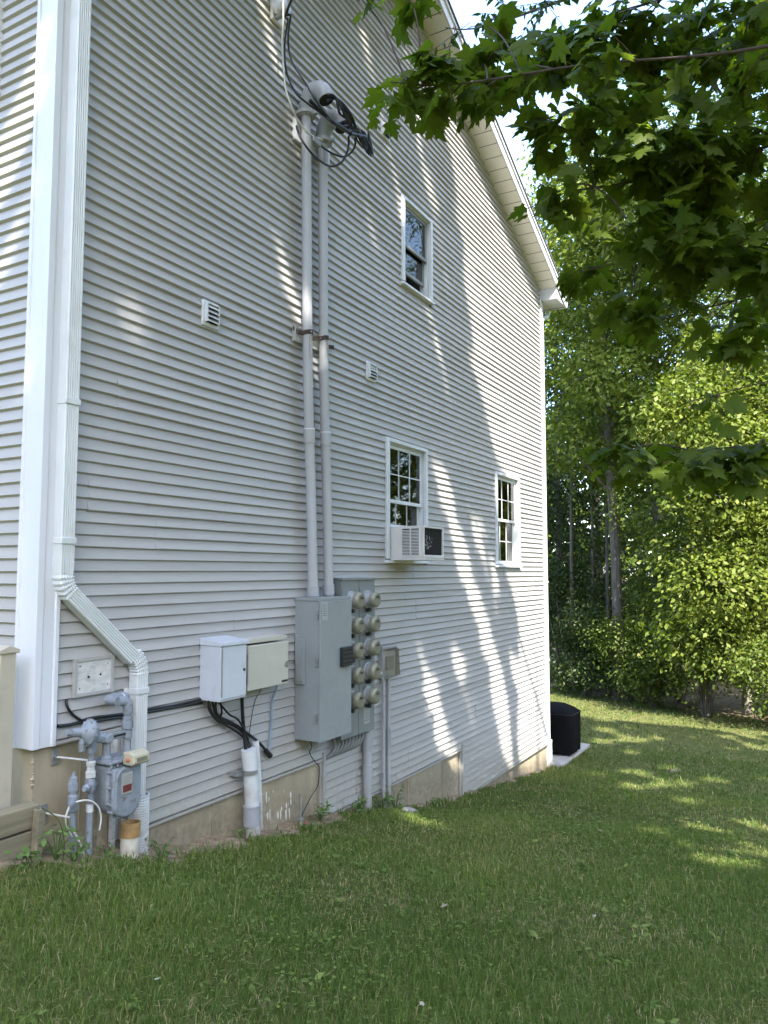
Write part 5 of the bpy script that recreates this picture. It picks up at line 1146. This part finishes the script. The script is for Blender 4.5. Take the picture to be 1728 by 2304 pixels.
# ------------------------------------------------------------------ lawn: grass blades, clover, weeds, litter
def lawn_points(n, r0, r1, a0, a1):
    u = rng.uniform(size=n); r = np.sqrt(r0*r0+u*(r1*r1-r0*r0)); a = rng.uniform(a0, a1, n)
    x = r*np.cos(a); y = -CAMD+r*np.sin(a)
    ok = ((y < -.05) | (x > 12.75)) & ~((x > 12.7) & (x < 14.52) & (y > -.26))
    ok &= (x < 21.8+.45*(y+1.5)+.0) | (rng.uniform(size=n) < .25)
    ok &= ~((x < 2.9) & (y > -.2))
    sm = soilmask(x, y)+.16*np.sin(x*21)*np.sin(y*23); ok &= rng.uniform(size=n) > np.clip(sm*2.2-.35, 0, .985)
    return x[ok], y[ok], r[ok]
A0, A1 = YAW-R(38), YAW+R(34)
GV = []; GF = []; GR = []; base = 0
for n, r0, r1, hh, ww in ((120000, 1.6, 4.6, .055, .0030), (130000, 4.6, 8.5, .055, .0050), (90000, 8.5, 15, .055, .0085), (50000, 15, 27, .06, .015)):
    x, y, r = lawn_points(n, r0, r1, A0, A1); k = len(x); z = gz(x, y)
    patch = np.sin(x*2.1+np.sin(y*1.7)*1.3)*np.sin(y*2.7+x*.6)
    h = hh*rng.uniform(.45, 1.3, k)*(1+.3*patch)*np.where(rng.uniform(size=k) < .04, 1.6, 1); a = rng.uniform(0, 2*np.pi, k); lean = rng.uniform(.15, 1.0, k); w = ww*rng.uniform(.6, 1.3, k)
    dx, dy = np.cos(a), np.sin(a); b = rng.uniform(0, 2*np.pi, k); sx, sy = np.cos(b)*w, np.sin(b)*w
    p0 = np.stack([x, y, z-.004], 1)
    mid = p0+np.stack([dx*h*lean*.3, dy*h*lean*.3, h*.62], 1); tip = p0+np.stack([dx*h*lean*.95, dy*h*lean*.95, h*(1.05-.45*lean)], 1); s = np.stack([sx, sy, np.zeros(k)], 1)
    Vb = np.stack([p0-s*.5, p0+s*.5, mid+s*.45, mid-s*.45, tip], 1).reshape(-1, 3)
    i = base+np.arange(k)*5; GF.append(np.concatenate([np.stack([i, i+1, i+2], 1), np.stack([i, i+2, i+3], 1), np.stack([i+3, i+2, i+4], 1)])); GV.append(Vb); base += 5*k
    big_ = np.sin(x*.9+1.1*np.sin(y*.8))*np.cos(y*1.1-x*.35+.6)
    rv = np.clip(.42+.16*patch+.2*big_+rng.normal(0, .19, k), 0, .92); dry = rng.uniform(size=k) < (.07+.12*(patch < -.5)+.10*(big_ > .6)); rv = np.where(dry, rng.uniform(.94, 1, k), rv); GR.append(np.repeat(rv, 5))
g = npput('grass', np.concatenate(GV), np.concatenate(GF), 'grass_blade', rnd=np.concatenate(GR)); tag(g, 'short green mown grass covering the sloping lawn', 'grass', kind='stuff')
# clover patches: three leaflets on a stalk
CP = []
for cx, cy, rx, ry, nn in ((3.15, -2.05, .55, .28, 520), (2.9, -1.6, .5, .2, 220), (3.9, -2.3, .5, .3, 200), (4.3, -1.6, .5, .25, 160), (5.2, -2.7, .9, .4, 160), (7.0, -2.2, 1.2, .6, 260), (8.5, -1.6, 1.4, .5, 260), (10, -2.6, 2, .9, 260), (6.4, -.9, .8, .25, 160)):
    CP.append(np.stack([rng.normal(cx, rx*.6, nn), rng.normal(cy, ry*.7, nn)], 1))
CP = np.concatenate(CP); CP = CP[::2]; CP = CP[CP[:, 1] < -.25]; z = gz(CP[:, 0], CP[:, 1])+rng.uniform(.02, .055, len(CP))
T = np.array([(0, 0, 0), (.6, .35, .12), (.55, .9, .1), (0, 1.05, .02), (-.55, .9, .1), (-.6, .35, .12)], float); F = np.array([(0, 1, 2), (0, 2, 3), (0, 3, 4), (0, 4, 5)])
PV = []; PF = []; bb = 0; a0 = rng.uniform(0, 6.28, len(CP)); rr = np.clip(rng.normal(.5, .25, len(CP)), 0, 1); PR = []
for k in range(3):
    a = a0+k*2.094; ay = unit(np.stack([np.cos(a), np.sin(a), rng.normal(0, .15, len(a))], 1)); up = unit(np.stack([rng.normal(0, .25, len(a)), rng.normal(0, .25, len(a)), np.ones(len(a))], 1)); ax = unit(np.cross(ay, up)); az = np.cross(ax, ay)
    V_, F_ = instances(T, F, np.stack([CP[:, 0], CP[:, 1], z], 1), ax, ay, az, np.full(len(a), .009)*rng.uniform(.7, 1.25, len(a))*np.clip(CP[:, 0]/4, 1, 2)); PV.append(V_); PF.append(F_+bb); bb += len(V_); PR.append(np.repeat(rr, 6))
c = npput('clover', np.concatenate(PV), np.concatenate(PF), 'clover_leaf', rnd=np.concatenate(PR)); tag(c, 'patches of small round clover leaves among the grass', 'clover', kind='stuff')
# flat broad-leaved rosettes and dead thatch in the turf
nr = 260; rx_ = rng.uniform(1.8, 12, nr); ry_ = rng.uniform(-4.2, -.5, nr); RP = []; RO = []
for x, y in zip(rx_, ry_):
    a0_ = rng.uniform(0, 6.28); k = rng.integers(5, 9)
    for j in range(k):
        a = a0_+j*6.28/k+rng.normal(0, .15); RP.append((x+.01*math.cos(a), y+.01*math.sin(a), float(gz(x, y))+.028)); RO.append((math.cos(a), math.sin(a), .0))
o = crown(None, 'lawn_weeds', np.array(RP), 'lance', .05, 'clover_leaf', .0, np.array(RO)*5, .9); tag(o, 'flat broad-leaved weeds dotted through the grass', 'weeds', kind='stuff')
nt2 = 14000; x, y, r = lawn_points(nt2, 1.6, 8.5, A0, A1); k = len(x); a = rng.uniform(0, 6.28, k); L_ = rng.uniform(.03, .07, k); d_ = np.stack([np.cos(a), np.sin(a), rng.normal(0, .12, k)], 1); n_ = np.stack([-np.sin(a), np.cos(a), np.zeros(k)], 1)*.0016
p_ = np.stack([x, y, gz(x, y)+rng.uniform(.012, .04, k)], 1); Vt = np.stack([p_-n_, p_+n_, p_+d_*L_[:, None]], 1).reshape(-1, 3)
o = npput('thatch', Vt, np.arange(3*k).reshape(-1, 3), 'grass_blade', rnd=np.repeat(rng.uniform(.93, 1, k), 3)); tag(o, 'dead straw-coloured thatch lying in the lawn', 'thatch', kind='stuff')
# broad-leaved weeds along the foundation
def weed(x, y, h, n, size, label, kind='leaf', trailing=False):
    z0 = float(gz(x, y)); t = empty('weed', (x, y, z0), label, 'weed', 'weeds along the foundation'); m = MB(); P = []; O = []
    for k in range(n):
        a = random.uniform(0, 6.28); e = Vector((x+math.cos(a)*h*random.uniform(.1, .75), min(-.03, y+math.sin(a)*h*random.uniform(.1, .7)), z0+h*random.uniform(.2, 1)))
        m.tube([(x, y, z0-.02), Vector((x, y, z0)).lerp(e, .55)+Vector((0, 0, h*.12)), e], [.003, .0022, .0015], 5, 2); 
        for q in range(3): P.append(tuple(e+Vector((random.gauss(0, .014), random.gauss(0, .014), random.gauss(0, .012))))); O.append((math.cos(a), math.sin(a), .2))
    put('stem', m, 'weed_leaf', t); crown(t, 'leaves', np.array(P), kind, size, 'weed_leaf', .15, np.array(O)*.6, .7)
weed(2.93, -.27, .16, 16, .05, 'leafy green weed beside the edging stake'); weed(3.02, -.30, .13, 14, .04, 'bushy weed at the foot of the capped gas valve')
weed(2.72, -.30, .10, 8, .06, 'broad-leaved weed in front of the edging timbers'); weed(3.28, -.28, .10, 8, .035, 'small weed between gas riser and cream standpipe')
weed(3.62, -.36, .14, 16, .035, 'dark grassy weed in front of the cream standpipe', 'lance'); weed(4.66, -.14, .08, 9, .03, 'tiny weed at the foot of the thick white riser')
weed(5.75, -.12, .12, 18, .04, 'low weed patch between ground rod and siding step'); weed(6.35, -.16, .15, 22, .045, 'weed clump under the meter bank cables')
weed(6.85, -.12, .17, 22, .045, 'weed clump between the thick and thin conduits'); weed(7.14, -.12, .22, 22, .045, 'tallest weed, climbing the farther thin conduit')
weed(5.35, -.28, .09, 10, .035, 'small weed on bare soil by the loose wire'); weed(8.0, -.16, .10, 14, .04, 'weed in the sun below the stained foundation')
vine = cable('vine_stem', [(2.88, -.2, .30), (2.97, -.22, .22), (3.0, -.24, .10), (2.99, -.25, .0)], .003, 'weed_leaf', 'thin arching vine stem beside the edging stake', 'vine')
# litter: fallen leaves and pale stones
T, F = TPL['star']
for x, y, m, s, lab in ((3.05, -2.45, 'pale_leaf', .03, 'pale fallen leaf in the clover, nearest the foot of the picture'), (4.75, -2.75, 'pale_leaf', .03, 'pale fallen leaf in the shaded middle of the lawn'), (2.35, -1.6, 'pale_leaf', .03, 'pale fallen leaf at lower left of the lawn'),
                        (4.25, -2.0, 'dead_leaf', .05, 'brown fallen leaf left of the lawn centre'), (5.0, -3.9, 'dead_leaf', .06, 'brown fallen leaf at the lower right of the lawn'), (9.3, -2.6, 'pale_leaf', .03, 'pale fallen leaf catching sun on the right lawn'), (6.1, -1.0, 'pale_leaf', .03, 'pale fallen leaf below the siding step'), (7.6, -2.1, 'dead_leaf', .06, 'brown fallen leaf in the patchy sun')):
    ang = random.uniform(0, 6.28); Z = float(gz(x, y))+.045
    V_ = np.array([(x+s*(v[0]*math.cos(ang)-v[1]*math.sin(ang)), y+s*(v[0]*math.sin(ang)+v[1]*math.cos(ang)), Z+s*(v[2]+.25*v[0])) for v in T])
    o = npput('fallen_leaf', V_, F, m, loc=(x, y, Z)); tag(o, lab, 'leaf', 'fallen leaves on the lawn')
def stone(x, y, s, label, m='stone'):
    bm = bmesh.new(); bmesh.ops.create_icosphere(bm, subdivisions=2, radius=1); z = float(gz(x, y))
    for v in bm.verts:
        k = 1+.22*math.sin(v.co.x*4+x*9)+.18*math.sin(v.co.y*5+v.co.z*3+y*7); v.co = Vector((v.co.x*s*1.3*k, v.co.y*s*k, v.co.z*s*.6*k))
    me = bpy.data.meshes.new('stone'); bm.to_mesh(me); bm.free(); me.materials.append(MATS[m]); o = bpy.data.objects.new('stone', me); COL.objects.link(o); o.location = (x, y, z+.01); tag(o, label, 'stone')
stone(12.78, -.12, .08, 'white stone at the foot of the far downspout'); stone(7.0, -.32, .07, 'flat pale stone in front of the thin conduits'); stone(7.18, -.30, .05, 'smaller stone beside the flat pale one')
stone(3.35, -.27, .02, 'small pebble in the soil under the gas meter')
